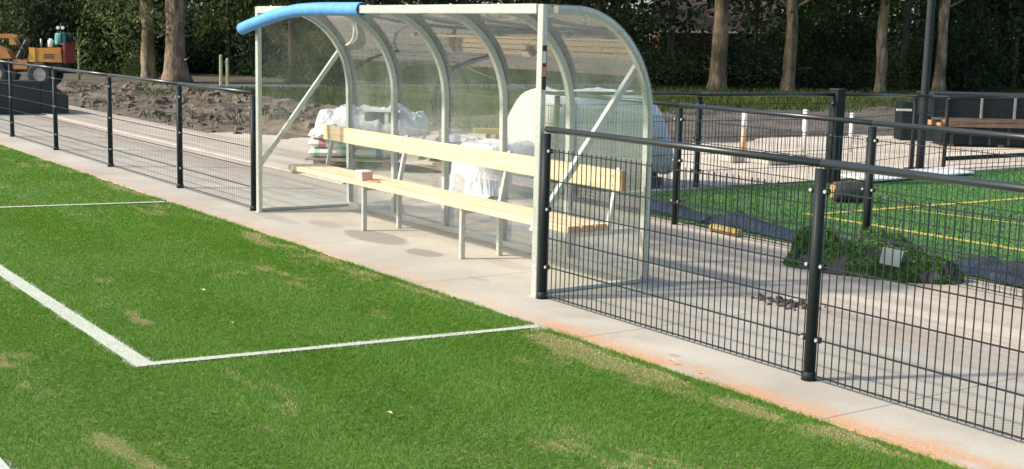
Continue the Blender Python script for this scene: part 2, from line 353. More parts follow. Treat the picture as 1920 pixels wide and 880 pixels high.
# paving behind the fence: grey clinkers under sand and tyre tracks
m = M['paving'] = mat('sandy_paving', rough=.95); t = NT(m); v = t.pos()
br = t.n('ShaderNodeTexBrick'); t.l(t.pos((1, 1, 1)), br.inputs[0]); br.inputs['Scale'].default_value = 1; br.inputs['Brick Width'].default_value = .21; br.inputs['Row Height'].default_value = .105; br.inputs['Mortar Size'].default_value = .006
for i, cc in ((1, (.35, .305, .25, 1)), (2, (.37, .325, .265, 1)), (3, (.31, .275, .225, 1))): br.inputs[i].default_value = cc
n = t.noise(v, .7, 6, .6); tr = t.noise(t.pos((.12, 2.6, 1)), 1.5, 5, .6)
c = t.mix(t.math('MULTIPLY_ADD', t.step(n, .3, .6), .6, .3), br.outputs[0], (.43, .37, .295)); c = t.mix(t.math('MULTIPLY', t.step(tr, .5, .62), .7), c, (.54, .49, .42)); c = t.mix(t.math('MULTIPLY', t.step(tr, .45, .33), .6), c, (.22, .19, .155))
fn = t.noise(v, 30, 4, .7); c = t.mix(.4, c, t.ramp(fn, [(.3, (.32, .32, .32)), (.7, (.68, .68, .68))]), 'OVERLAY'); t.color(c); t.bump(fn, .4, .01)
sheet('paving', [(-60, 1.1), (40, 1.1), (40, 3.45), (-4.42, 3.45), (-4.42, 3.2), (-60, 3.2)], -.004, m)
b = MB(); b.box((-46, 1.86, -.1), (-6.6, 1.97, .012)); tag(b.build('kerb_strip', M['kerb']), kind='structure')
sheet('sand_yard', [(-14.5, 3.2), (-4.42, 3.2), (-4.42, 60), (-11, 60), (-11, 14), (-14.5, 6)], -.02, M['sand'])
sheet('lawn_strip', [(-29, 7), (-15, 7), (-10, 16), (-9, 70), (-29, 70)], -.045, M['lawn'])
b = MB(); b.box((-29.75, 3, -.1), (-29.65, 42, .1)); tag(b.build('edging_strip', mat('pale_edging', (.6, .61, .58), .8)), kind='structure')
# artificial court with kerb
m = M['court'] = mottled('court_base', [(.3, (.05, .14, .035)), (.7, (.08, .19, .055))], 2, rough=1, fine=60)
b = MB(); b._add([(-4.36, 3.45, .004), (30, 3.45, .004), (30, 40, .004), (-4.36, 40, .004)], [(0, 1, 2, 3)]); tag(b.build('court', m), kind='structure')
b = MB(); b.box((-4.46, 3.45, -.1), (-4.36, 40, .03)); tag(b.build('court_kerb', M['kerb']), kind='structure')

# soil banks
def bank(X, Y):
    e = np.clip((Y-3.3-.5*fbm(X*.7, Y*.7))/1.0, 0, 1)*np.clip((9.2-Y)/1.6, 0, 1)*np.clip((X+31)/2, 0, 1)*np.clip((-13.4-X+fbm(X, Y)*1.2)/1.2, 0, 1)
    r = fbm(X*.9, Y*.9, 5); rg = 1-np.abs(2*fbm(X*1.7+9, Y*1.7, 4)-1)
    return -.05+e*(.03+.2*np.maximum(r-.42, 0)*2+.07*(rg**5)+.13*fbm(X*4, Y*4, 5)**1.5)
o = grid('soil_bank', -31.5, -12.5, 3.1, 9.4, .085, bank, [M['soil']]); tag(o, kind='structure')
b = MB(); rb = np.random.default_rng(77)
for k in range(520):
    x, y = rb.uniform(-30, -13.6), rb.uniform(3.2, 8.6); z = float(bank(np.array([[x]]), np.array([[y]]))[0, 0]); q = abs(rb.normal(0, .045))+.025
    if z < -.02 and rb.random() > .15: continue
    w = rb.uniform(.7, 1.3, 8); b._add([(x+q*a*w[i], y+q*c*w[(i+3) % 8], z+q*e*.7*w[(i+5) % 8]) for i, (a, c, e) in enumerate([(-1, -1, -.5), (1, -1, -.5), (1, 1, -.5), (-1, 1, -.5), (-.6, -.6, .8), (.6, -.6, .8), (.6, .6, .8), (-.6, .6, .8)])], [(0, 3, 2, 1), (4, 5, 6, 7), (0, 1, 5, 4), (1, 2, 6, 5), (2, 3, 7, 6), (3, 0, 4, 7)])
tag(b.build('clods', M['soil']), 'loose clods of earth lying on the brown soil bank', 'clods', kind='stuff')
n = 5200; P = np.stack([-31+17.5*rb.random(n), 3.6+6*rb.random(n), np.zeros(n)], 1); P = P[fbm(P[:, 0]*.8+3, P[:, 1]*.8, 3)+.1*(P[:, 1] > 7.5) > .6]; P[:, 2] = bank(P[:, 0], P[:, 1])
V, Fa = blades(P, .1+.1*rb.random(len(P)), np.full(len(P), .035), 1.4); o = link('weeds', fastmesh('weeds', V, Fa, [M['leaf_mid']])); tag(o, 'patchy green weeds sprouting on the brown soil bank', 'weeds', kind='stuff')
def bank2(X, Y):
    e = np.clip((X+17+fbm(Y*.6, X)*1.2)/1.2, 0, 1)*np.clip((-10.3-X+1.4*fbm(X*.8, Y*.8))/1, 0, 1)*np.clip((Y-8.5)/2, 0, 1)
    return -.045+e*(.02+.07*np.maximum(fbm(X*.9, Y*.9, 4)-.35, 0)*2+.09*fbm(X*4, Y*4, 3))
o = grid('soil_strip', -18, -9, 8, 34, .11, bank2, [M['dark_soil']]); tag(o, kind='structure')

# ------------------------------------------------------------------ pitch lines (paint on the turf) and grass
b = MB()
LINES = [((-60, -2.955), (.5, -2.955), .125), ((.46, -3.0), (.735, -.52), .075), ((-6.75, -6.0), (-5.92, -.56), .075), ((-60, -4.04), (2.6, -4.04), .125)]
for (p, q, w) in LINES:
    p, q = np.array(p), np.array(q); d = (q-p)/np.linalg.norm(q-p); nn = np.array([-d[1], d[0]])*w*.42
    b._add([(*(p-nn), 0.0), (*(q-nn), 0.0), (*(q+nn), 0.0), (*(p+nn), 0.0)], [(0, 1, 2, 3)]); 
    b.v[-4:] = [(x, y, -.004+.001*len(b.f)) for x, y, z in b.v[-4:]]
tag(b.build('pitch_marking', M['paint']), kind='structure')
def linemask(P):
    mk = np.zeros(len(P), bool)
    for (p, q, w) in LINES:
        p, q = np.array(p), np.array(q); L = np.linalg.norm(q-p); d = (q-p)/L; r = P[:, :2]-p; s = r@d; o = r@np.array([-d[1], d[0]])
        jit = w*.5*(.8+.5*vnoise(s*9, s*0+w*50))+RNG.normal(0, .006, len(P)); mk |= (np.abs(o) < jit) & (s > -.02) & (s < L+.02)
    # dab of paint at the kerb end
    for cx, cy, rx in ((.76, -.52, .07), (-5.9, -.54, .07)): mk |= ((P[:, 0]-cx)**2+(P[:, 1]-cy)**2) < rx**2
    mk &= RNG.random(len(P)) < .84
    return mk
Ps = []
for (x0, x1, y0, y1, dens, zlo, zhi) in [(-4.0, 5.6, -6.2, -.47, 21000, 0, 8.3), (-9, 4, -6.5, -.47, 10500, 8.3, 12.5), (-26, 0, -9, -.47, 3600, 12.5, 27)]:
    n = int((x1-x0)*(y1-y0)*dens); P = np.stack([x0+(x1-x0)*RNG.random(n), y0+(y1-y0)*RNG.random(n), np.full(n, -.012)], 1)
    ok, z = inview(P); z = z+RNG.normal(0, .9, n); P = P[ok & (z >= zlo) & (z < zhi)]; 
    ed = -.5+.05*(fbm(P[:, 0]*3, P[:, 0]*0+2)-.45); P = P[P[:, 1] < ed]; Ps.append(P)
P = np.concatenate(Ps); d = (P-CAM)@fw
wd = np.interp(d, [5, 9, 14, 26], [.0034, .0052, .0095, .018])
lush = fbm(P[:, 0]*1.1, P[:, 1]*1.1, 4)
hh = (.0165+.009*(lush-.5)+.006*np.clip((P[:, 1]+.62)/.12, 0, 1))
pt = linemask(P)
near_kerb = np.clip((P[:, 1]+1.0)/.45, 0, 1)*np.clip(1.35-1.2*np.clip((P[:, 1]+.62)/.1, 0, 1), 0, 1)
s1 = fbm(P[:, 0]*1.5+40, P[:, 1]*4.2, 4)+near_kerb*.13
xw = np.interp(P[:, 0], [-7, -5.5, -3, -1.2, 0, 1.5, 2.6, 3.4], [0.04, .08, .04, .09, .12, .15, .16, .05])
s2 = s1+xw*near_kerb
def spot(cx, cy, ax, ay, ang):
    c, s = math.cos(ang), math.sin(ang); dx, dy = P[:, 0]-cx, P[:, 1]-cy; return np.exp(-(((dx*c+dy*s)/ax)**2+((-dx*s+dy*c)/ay)**2))
s2 = s2+.34*(fbm(P[:, 0]*7, P[:, 1]*13, 3)-.5)*np.clip((s2-.5)*5, 0, 1)
s2 = s2+.34*spot(2.1, -3.47, .8, .06, .12)+.10*spot(.55, -3.12, .5, .06, -.1)+.12*spot(1.6, -1.55, .9, .07, .04)+.11*spot(.3, -1.6, 1.2, .1, .02)+.09*spot(-1.5, -3.6, 2, .12, .0)
straw = (RNG.random(len(P)) < np.clip((s2-.66)*5.5, .014, .96)) & ~pt
hh = np.where(straw, hh*np.where(s2 > .74, .35, .65), hh)
band = np.tanh(4*np.sin(P[:, 1]*2*np.pi/1.1+.9+1.2*(fbm(P[:, 0]*.25, P[:, 1]*.6)-.5))+5*(fbm(P[:, 0]*.3+9, P[:, 1]*2.2)-.5))
bias = np.stack([.55*band, .25*(fbm(P[:, 0]*.8, P[:, 1]*.8+4)-.5)], 1)
V, Fa = blades(P, hh, wd, 1.3, bias)
mi = np.where(pt, 2, np.where(straw, 1, 0))
o = link('grass', fastmesh('grass', V, Fa, [M['blade'], M['straw'], M['paint_blade']], mi)); tag(o, 'short green natural turf with straw coloured worn patches and painted white lines', 'grass', kind='stuff')
# dry soil showing through the worn turf
# court fibres
n = 90000; P = np.stack([-4.34+9*RNG.random(n), 3.47+10*RNG.random(n), np.full(n, .004)], 1); ok, z = inview(P); P = P[ok]
def seg(P, p, q, w):
    p, q = np.array(p), np.array(q); L = np.linalg.norm(q-p); d = (q-p)/L; r = P[:, :2]-p; s = r@d; o = r@np.array([-d[1], d[0]]); return (np.abs(o) < w/2) & (s > 0) & (s < L)
YL = [((-2.25, 5.05), (6, 5.05), .08), ((-2.15, 5.05), (-1.9, 13), .07), ((-2.0, 6.35), (6, 7.6), .05)]
yl = np.zeros(len(P), bool)
for a in YL: yl |= seg(P, *a)
V, Fa = blades(P, np.full(len(P), .024), np.full(len(P), .013), 1.3)
o = link('court_grass', fastmesh('court_grass', V, Fa, [M['court_fibre'], M['yellow_fibre']], yl.astype(int))); tag(o, 'bright green artificial court turf with yellow lines behind the second fence', 'artificial turf', kind='stuff')
b = MB()
for k, (p, q, w) in enumerate(YL):
    p, q = np.array(p), np.array(q); d = (q-p)/np.linalg.norm(q-p); nn = np.array([-d[1], d[0]])*w*.5
    z = .008+.002*k; b._add([(*(p-nn), z), (*(q-nn), z), (*(q+nn), z), (*(p+nn), z)], [(0, 1, 2, 3)])
tag(b.build('court_marking', mat('court_yellow', (.6, .47, .1), .9)), kind='structure')
# rough grass on the strip before the wood
n = 60000; P = np.stack([-29.5+18*RNG.random(n), 5+45*RNG.random(n), np.full(n, -.045)], 1)
edge = np.interp(P[:, 1], [5, 8, 12, 16, 50], [-24, -16.5, -16, -15.7, -15]); ok, z = inview(P); k = ok & (P[:, 0] < edge+1.0*(fbm(P[:, 0], P[:, 1])-.5)) & (fbm(P[:, 0]*.5+7, P[:, 1]*.5) > .36); P = P[k]
V, Fa = blades(P, .13+.12*fbm(P[:, 0]*.8, P[:, 1]*.8), np.full(len(P), .05), 1.2)
o = link('rough_grass', fastmesh('rough_grass', V, Fa, [leaf_mat('rough_blade', [(.2, (.04, .055, .018)), (.5, (.062, .095, .027)), (.8, (.14, .14, .06))], .5, .3)])); tag(o, 'unmown grass strip between the dark soil and the wood', 'grass', kind='stuff')

# ------------------------------------------------------------------ mesh fences
def panel(b, p, q, zb=.03, rows=6, step=.05, r=.0028, dz=.2):
    p, q = np.array(p, float), np.array(q, float); L = np.linalg.norm(q-p); d = (q-p)/L; nn = np.array([-d[1], d[0]])
    n = int(round(L/step))
    for i in range(n+1):
        a = p+d*(L*i/n); b.tube([(*a, zb-.012), (*a, zb+dz*(rows-1)+.02)], r, 4, caps=False)
    for k in range(rows):
        for s in (-1, 1): b.tube([(*(p+nn*s*.0055), zb+dz*k), (*(q+nn*s*.0055), zb+dz*k)], .0028, 4, caps=False)
def fence(label, pts, heights, r_post=.032, flare=True, clips=True, rail_r=.0215, rows=6, zb=.03, wire_r=.0028, posts=None, rails=True, dz=.2, panels=True, name='mesh_fence', skip=()):
    th = thing(name, (pts[0][0], pts[0][1], 0), label, 'fence')
    for i, (p, h) in enumerate(zip(pts, heights)):
        b = MB(); b.tube([(*p, 0), (*p, h-.03)], r_post, 14)
        if flare: b.tube([(*p, 0), (*p, .03), (*p, .05)], [r_post*1.32, r_post*1.3, r_post*1.02], 14)
        po = b.build('post', M['post'], th)
        if clips:
            dirs = []
            if i > 0: dirs.append((np.array(pts[i-1])-np.array(p)))
            if i < len(pts)-1: dirs.append((np.array(pts[i+1])-np.array(p)))
            for z in (zb+dz*(rows-1), zb+dz*3 if rows > 4 else zb+dz*2, zb+dz):
                for dd in dirs:
                    dd = dd/np.linalg.norm(dd); e = np.array(p)+dd*(r_post+.034)
                    c = MB(); c.bar((*(np.array(p)+dd*(r_post-.004)), z), (*e, z), .02, .03); cl = c.build('clamp', M['post'], po, local=True)
                    cl.data.transform(Matrix.Translation(-Vector(th.location)))
                    c = MB(); nn = np.array([dd[1], -dd[0]]); nn = nn if nn@(CAM[:2]-np.array(p)) > 0 else -nn
                    f = e-dd*.016; c.tube([(*(f+nn*.009), z), (*(f+nn*.022), z)], .0095, 8)
                    bo = c.build('bolt_head', M['bolt'], po, local=True); bo.data.transform(Matrix.Translation(-Vector(th.location)))
    for i in range(len(pts)-1):
        if i in skip: continue
        p, q = np.array(pts[i]), np.array(pts[i+1]); d = (q-p)/np.linalg.norm(q-p)
        if rails:
            b = MB(); b.tube([(*(p+d*.002), heights[i]), (*(q-d*.002), heights[i+1])], rail_r, 12); b.build('rail', M['rail'], th)
        if panels:
            b = MB(); panel(b, p+d*(r_post+.02), q-d*(r_post+.02), zb, rows, r=wire_r, dz=dz); b.build('mesh_panel', M['wire'], th)
    return th
HF = 1.175
fence('dark green mesh fence on the concrete strip right of the dugout', [(.05, 0), (2.52, 0), (5.02, 0), (7.52, 0)], [HF]*4, wire_r=.0025)
fence('dark green mesh fence on the concrete strip left of the dugout', [(-4.9, 0)]+[(-4.9-2.07-2.5*i, 0) for i in range(6)], [HF]*7, wire_r=.0008)
fence('dark green mesh fence along the near side of the green court', [(-4.72, 3.38), (-2.3, 3.3), (.22, 3.12), (2.75, 2.95), (5.25, 2.78)], [1.17, 1.17, 1.17, 1.17, 1.17], flare=False, wire_r=.002)
th = fence('dark mesh fence along the far side of the green court', [(-4.60, 3.52), (-4.41, 5.5), (-4.2, 7.62)], [1.165, 1.15, 1.14], flare=False, wire_r=.0018)
fence('last stretch of dark mesh fence beyond the thick gate post', [(-4.2, 7.75), (-4.75, 9.9), (-5.0, 10.95), (-4.95, 13.4), (-4.9, 15.9)], [1.14, 1.08, 1.04, 1.03, 1.02], flare=False, clips=False, r_post=.028, wire_r=.0015)
th = thing('gate_post', (-4.2, 7.66, 0), 'thick square dark green gate post joining two fences', 'gate post')
b = MB(); b.box((-4.275, 7.6, 0), (-4.125, 7.74, 1.2)); b.build('post', M['post'], th, bevel=.008); b = MB(); b.box((-4.28, 7.595, 1.2), (-4.12, 7.745, 1.215)); b.build('cap', M['black'], th)
b = MB(); b.bar((-5.0, 11.0, .13), (-4.9, 15.8, .13), .05, .06); tag(b.build('ground_beam', M['post']), 'dark steel beam low along the last fence stretch', 'beam')

# ------------------------------------------------------------------ dugout
XL, XR = -4.815, -.085
D = thing('dugout', (XR, 0, 0), 'clear polycarbonate team shelter with aluminium frame and curved roof', 'dugout')
prof = [(0.0, 1.985), (.15, 1.985), (.3, 1.985)]+[(.3+.715*math.sin(a), 1.2+.785*math.cos(a)) for a in [math.pi/2*i/40 for i in range(1, 41)]]+[(1.02, .8), (1.025, .4), (1.03, .05)]
def offset(pr, dlt):
    r = []
    for i, p in enumerate(pr):
        a, c = np.array(pr[max(i-1, 0)]), np.array(pr[min(i+1, len(pr)-1)]); tt = (c-a)/np.linalg.norm(c-a); r.append((p[0]+tt[1]*-dlt*-1*1, p[1]+(-tt[0])*dlt*-1))
    return r
XP = XR+.055
for x, nm in ((XL+.045, 'pillar'), (XP, 'pillar')):
    b = MB(); b.box((x-.033, -.02, 0), (x+.033, .02, 2.015)); p = b.build(nm, M['alu'], D, bevel=.004)
    b = MB(); b.box((x-.04, -.03, 0), (x+.036, .04, .006)); b.build('foot_plate', M['alu'], D)
# warning sticker on the right pillar
def child_world(b, name, m, parent, root):
    o = b.build(name, m, parent, local=True); o.data.transform(Matrix.Translation(-Vector(root.location))); return o
b = MB(); b.cur = 0; b.box((XP+.033, -.017, 1.44), (XP+.03415, .017, 1.74)); b.cur = 1; b.box((XP+.03415, -.016, 1.62), (XP+.0352, .012, 1.7)); b.cur = 2; b.box((XP+.03415, -.016, 1.53), (XP+.0352, .018, 1.6)); b.cur = 1
for k in range(4): b.box((XP+.0352, -.012, 1.535+.016*k), (XP+.0358, .012, 1.541+.016*k))
child_world(b, 'sticker', [M['label_dark'], M['label_white'], M['label_red']], p, D)
b = MB(); b.box((XL+.079, -.03, 1.952), (XP-.034, .03, 2.018)); b.build('front_beam', M['alu'], D, bevel=.004)
xs = [XL+(XR-XL)*i/5 for i in range(6)]
for i, x in enumerate(xs):
    b = MB(); pts = [(x, y, z) for y, z in prof if y > .03]; b.tube(pts, .025, 4, ref=(1, 0, 0)); b.build('rib', M['alu'] if i in (0, 5) else M['alu_rib'], D)
b = MB(); b.box((XL, 1.0, .0), (XR, 1.06, .05)); b.build('base_rail', M['alu'], D, bevel=.004)
for x in (XL, XR):
    b = MB(); b.box((x-.022, .032, .004), (x+.022, .998, .03)); b.build('side_rail', M['alu_rib'], D)
    b = MB(); b.bar((x-.045, .03, .44), (x-.045, .955, 1.64), .042, .042); b.build('brace', M['alu'], D)
# curved roof sheet (solid, 4 mm) on top of the ribs and the two end panels
outer = []; th_ = .004
for i, (y, z) in enumerate(prof):
    a, c = np.array(prof[max(i-1, 0)]), np.array(prof[min(i+1, len(prof)-1)]); tt = (c-a)/np.linalg.norm(c-a); nn = np.array([-tt[1], tt[0]])
    if nn[0]+nn[1] < 0: nn = -nn
    outer.append((np.array((y, z)), nn))
b = MB(); N = len(outer)
ring = [p+n*.0275 for p, n in outer]; ring2 = [p+n*(.0275+th_) for p, n in outer]
vs = [(xx, *q) for xx in (XL-.03, XR+.03) for q in ring]+[(xx, *q) for xx in (XL-.03, XR+.03) for q in ring2]
fs = []
for i in range(N-1): fs += [(i, i+1, N+i+1, N+i), (2*N+i, 3*N+i, 3*N+i+1, 2*N+i+1), (i, 2*N+i, 2*N+i+1, i+1), (N+i, N+i+1, 3*N+i+1, 3*N+i)]
fs += [(0, N, 3*N, 2*N), (N-1, 3*N-1, 4*N-1, 2*N-1)]
b._add(vs, fs, False); o = b.build('roof_sheet', M['sheet'], D); o['label'] = 'clear curved roof and back sheet'
for pl in o.data.polygons: pl.use_smooth = True
o.data.set_sharp_from_angle(angle=rad(35))
for x in (XL, XR):
    ee = x+.0255; pr = [(.032, .03)]+[(y, z) for y, z in prof if y >= .14 or z > 1.98]; pr = [(max(y, .032), z) for y, z in pr]
    b = MB(); b.prism(pr, 0, ee, ee+.004); b.build('end_panel', M['side_sheet'], D)
# small bolts along the front beam
for k in range(7):
    x = XL+.35+.65*k; b = MB(); b.tube([(x, 0, 2.018), (x, 0, 2.026)], .009, 8); b.build('bolt_head', M['bolt'], D)

# ------------------------------------------------------------------ bench
B = thing('bench', (-2.4, .5, 0), 'long pale pine bench with backrest on aluminium legs inside the dugout', 'bench')
b = MB(); b.cur = 0
for k in range(3): b.box((-4.78+.004*k, .32+.1265*k, .412), (-.10-.003*k, .432+.1265*k, .46))
s = b.build('seat', [M['pine'], M['end_grain']], B, bevel=.004)
for pl in s.data.polygons:
    if abs(pl.normal.x) > .9: pl.material_index = 1
b = MB(); b.box((-4.86, .745, .70), (-.035, .785, .85)); s = b.build('backrest', [M['pine'], M['end_grain']], B, bevel=.004)
for pl in s.data.polygons:
    if abs(pl.normal.x) > .9: pl.material_index = 1
for x in (-3.235, -1.56):
    b = MB(); b.box((x-.02, .335, 0), (x+.02, .375, .411)); b.build('leg', M['alu'], B, bevel=.003)
    b = MB(); b.box((x-.02, .70, 0), (x+.02, .74, .41)); b.build('leg', M['alu'], B, bevel=.003)
    b = MB(); b.box((x-.018, .376, .37), (x+.018, .699, .41)); b.build('seat_bearer', M['alu'], B)
for x in (-4.72, -3.235, -1.56, -.14):
    b = MB(); b.bar((x, .715, .405), (x, .81, .86), .036, .036, (1, 0, 0)); b.build('back_support', M['alu'], B, bevel=.003)
for x in (-4.72, -.14):
    b = MB(); b.box((x-.018, .33, .375), (x+.018, 1.0, .411)); b.build('seat_bracket', M['alu'], B, bevel=.003)
for x in (-4.72, -3.235, -1.56, -.14):
    for yy in (.43, .58): b = MB(); b.tube([(x, yy, .459), (x, yy, .4635)], .009, 8); b.build('bolt_head', M['bolt'], B)
    for zz in (.74, .81): b = MB(); b.tube([(x, .7455, zz), (x, .7405, zz)], .009, 8); b.build('bolt_head', M['bolt'], B)
# small things on the bench
t_ = thing('carton', (-3.29, .38, .46), 'small pinkish carton standing on the pine seat', 'box')
b = MB(); b.box((-3.36, .33, .46), (-3.23, .44, .53)); b.build('body', M['pinkbox'], t_, bevel=.004); b = MB(); b.box((-3.365, .326, .53), (-3.226, .444, .545)); b.build('lid', M['boxlid'], t_, bevel=.003)
b = MB(); b.bar((-3.17, .36, .466), (-3.03, .40, .466), .03, .012); tag(b.build('wood_offcut', M['end_grain'], bevel=.002), 'short reddish wood offcut lying on the seat beside the carton', 'offcut')

# ------------------------------------------------------------------ blue foam sleeve, hanging cable
pts = [(-4.93, -.1, 1.80), (-4.8, -.1, 1.825), (-4.58, -.09, 1.865), (-4.3, -.075, 1.915), (-4.05, -.05, 1.955), (-3.8, -.025, 1.98), (-3.5, -.006, 1.99), (-3.2, 0, 1.99), (-2.9, 0, 1.988), (-2.64, 0, 1.987)]
T = thing('foam_sleeve', (-3.8, 0, 1.9), 'bright blue foam sleeve half slipped off the roof edge', 'foam sleeve')
b = MB(); b.tube(pts, .058, 20, caps=False); b.tube([pts[-1], (-2.632, 0, 1.987)], [.058, .052], 20, caps=False); b.tube([(-4.945, -.1, 1.797), pts[0]], [.05, .058], 20, caps=True)
b.build('tube', M['blue_foam'], T); b = MB(); b.tube([(-2.634, 0, 1.987), (-2.628, 0, 1.987)], .0515, 20); b.build('cut_end', M['foam_core'], T)
pts = [(-3.02, .1, 1.96), (-2.99, .1, 1.92), (-2.965, .1, 1.86), (-2.955, .1, 1.8), (-2.975, .1, 1.74), (-3.03, .1, 1.70), (-3.12, .11, 1.68)]
b = MB(); b.tube(pts, .011, 8); tag(b.build('cable', M['cable']), 'pale curved cable end hanging under the shelter roof', 'cable')

# ------------------------------------------------------------------ wood: trees, bushes, far mass
def leafcloud(seed, clusters, per, spread, size, droop=.3):
    r = np.random.default_rng(seed); C = np.repeat(np.array(clusters, float), per, 0); n = len(C)
    P = C+r.normal(0, 1, (n, 3))*spread*np.array([1, 1, .7]); d = r.normal(0, 1, (n, 3)); d[:, 2] -= droop; d /= np.linalg.norm(d, axis=1)[:, None]
    e = np.cross(d, r.normal(0, 1, (n, 3))); e /= np.linalg.norm(e, axis=1)[:, None]; s = (size*(.6+.8*r.random(n)))[:, None]
    V = np.stack([P-d*s*.5, P+e*s*.28, P+d*s*.5, P-e*s*.28], 1).reshape(-1, 3); return V, np.arange(4*n).reshape(-1, 4)
def crown_mesh(seed, R, z0, z1, ncl, per, size, m, low=0):
    r = np.random.default_rng(seed); cl = []
    while len(cl) < ncl:
        p = r.uniform(-1, 1, 3); q = np.linalg.norm(p*np.array([1, 1, .9]))
        if .35 < q < 1: cl.append((p[0]*R*(1+.3*math.sin(3*math.atan2(p[1], p[0])+seed)), p[1]*R, (z0+z1)/2+p[2]*(z1-z0)/2))
    for k in range(low):
        a = r.uniform(0, 6.28); q = r.uniform(.2, .9)*R; cl.append((q*math.cos(a), q*math.sin(a), r.uniform(z0-1.6, z0+.6)))
    V, Fa = leafcloud(seed, cl, per, R*.13, size); return fastmesh('crown', V, Fa, [m])
CR = {'dark': [crown_mesh(s, 3.4, 3.6, 12, 95, 42, .26, M['leaf_dark'], 16) for s in (1, 2)], 'mid': [crown_mesh(s, 3.2, 3.4, 11, 85, 42, .24, M['leaf_mid'], 18) for s in (3, 4)], 'high': [crown_mesh(9, 3.2, 5.2, 12, 90, 50, .22, M['leaf_dark'])], 'pale': [crown_mesh(7, 2.6, 2.7, 9, 80, 44, .2, M['leaf_pale_lit'], 16)], 'low': [crown_mesh(12, 2.4, 3.0, 9, 90, 60, .13, M['leaf_pale_lit'], 18)]}  # low crown: sunlit sprays painted with the pale leaf colour
def bush_mesh(seed, R, H, ncl, per, size, m):
    r = np.random.default_rng(seed); cl = []
    while len(cl) < ncl:
        p = r.uniform(-1, 1, 3)
        if np.linalg.norm(p) < 1: cl.append((p[0]*R, p[1]*R, abs(p[2])*H*(.85+.3*r.random())))
    V, Fa = leafcloud(seed, cl, per, .2*R, size); V[:, 2] = np.abs(V[:, 2]); return fastmesh('foliage', V, Fa, [m])
BU = {'dark': [bush_mesh(s, 1.5, 2.6, 75, 70, .13, M['leaf_dark']) for s in (21, 22, 23)], 'mid': [bush_mesh(s, 1.3, 2.0, 65, 65, .11, M['leaf_mid']) for s in (24, 25)], 'pale': [bush_mesh(s, 1.1, 2.0, 50, 60, .1, M['leaf_pale_lit']) for s in (26, 27)]}
def at_px(u, dep):
    """ground point seen at column u (of 1920) at a depth: used once here to lay out the wood"""
    q = CAM+(fw+RT*(u-960)/F_PX-UP*(100-440)/F_PX)*dep; return float(q[0]), float(q[1])
def tree(u, dep, wpx, barkm, crown, label, H=11, lean=(0, 0), name='tree', group=None, ci=0, seed=0, knobs=True):
    x, y = at_px(u, dep); r0 = max(.05, wpx/2*dep/F_PX); th = thing(name, (x, y, -.06), label, 'tree', group)
    r = np.random.default_rng(int(u)+2000+seed); b = MB(); pts = []; rs = []
    zs = [0, .12, .35, .7, 1.2, 1.8, 2.5, 3.3, 4.2, 5.5, 7, H*.8]
    for z in zs:
        k = z/H; pts.append((lean[0]*k*3+r.normal(0, .014)*min(z, 1.5), lean[1]*k*3+r.normal(0, .014)*min(z, 1.5), z)); rs.append(r0*(1+.4*math.exp(-z/.3))*(1-.55*k)*(1+r.normal(0, .03)))
    b.tube(pts, rs, 14)
    nv = np.array(b.v); ang = np.arctan2(nv[:, 1], nv[:, 0]); 
    for i in range(len(b.v)):
        z = b.v[i][2]; c = np.array([np.interp(z, zs, [p[0] for p in pts]), np.interp(z, zs, [p[1] for p in pts])]); dd = nv[i, :2]-c
        k = 1+.16*(vnoise(np.array(ang[i]*2+u), np.array(z*1.3))-.5)*2; b.v[i] = (c[0]+dd[0]*k, c[1]+dd[1]*k, z)
    # limbs
    for k in range(9):
        z = r.uniform(2.6, H*.75); a = r.uniform(0, 6.28); L = r.uniform(1.2, 2.6); i = np.searchsorted(zs, z); p = np.array([np.interp(z, zs, [q[j] for q in pts]) for j in range(3)])
        b.tube([p, p+np.array([math.cos(a)*L*.5, math.sin(a)*L*.5, .25*L]), p+np.array([math.cos(a)*L, math.sin(a)*L, .65*L])], [r0*.28, r0*.18, r0*.07], 6)
    if knobs:
        for k in range(5):
            z = r.uniform(.7, 3.4); a = r.uniform(0, 6.28); L = r.uniform(.2, .55); p = np.array([np.interp(z, zs, [q[j] for q in pts]) for j in range(3)])
            b.tube([p, p+np.array([math.cos(a)*(r0+L*.6), math.sin(a)*(r0+L*.6), .05]), p+np.array([math.cos(a)*(r0+L), math.sin(a)*(r0+L), .16])], [r0*.16+.01, .018, .008], 5)
    b.build('trunk', barkm, th, local=True)
    cr = CR[crown]; c = link('crown', cr[ci % len(cr)], th); c.rotation_euler = (0, 0, r.uniform(0, 6.28)); s = r.uniform(.9, 1.15); c.scale = (s, s, 1)
    return th
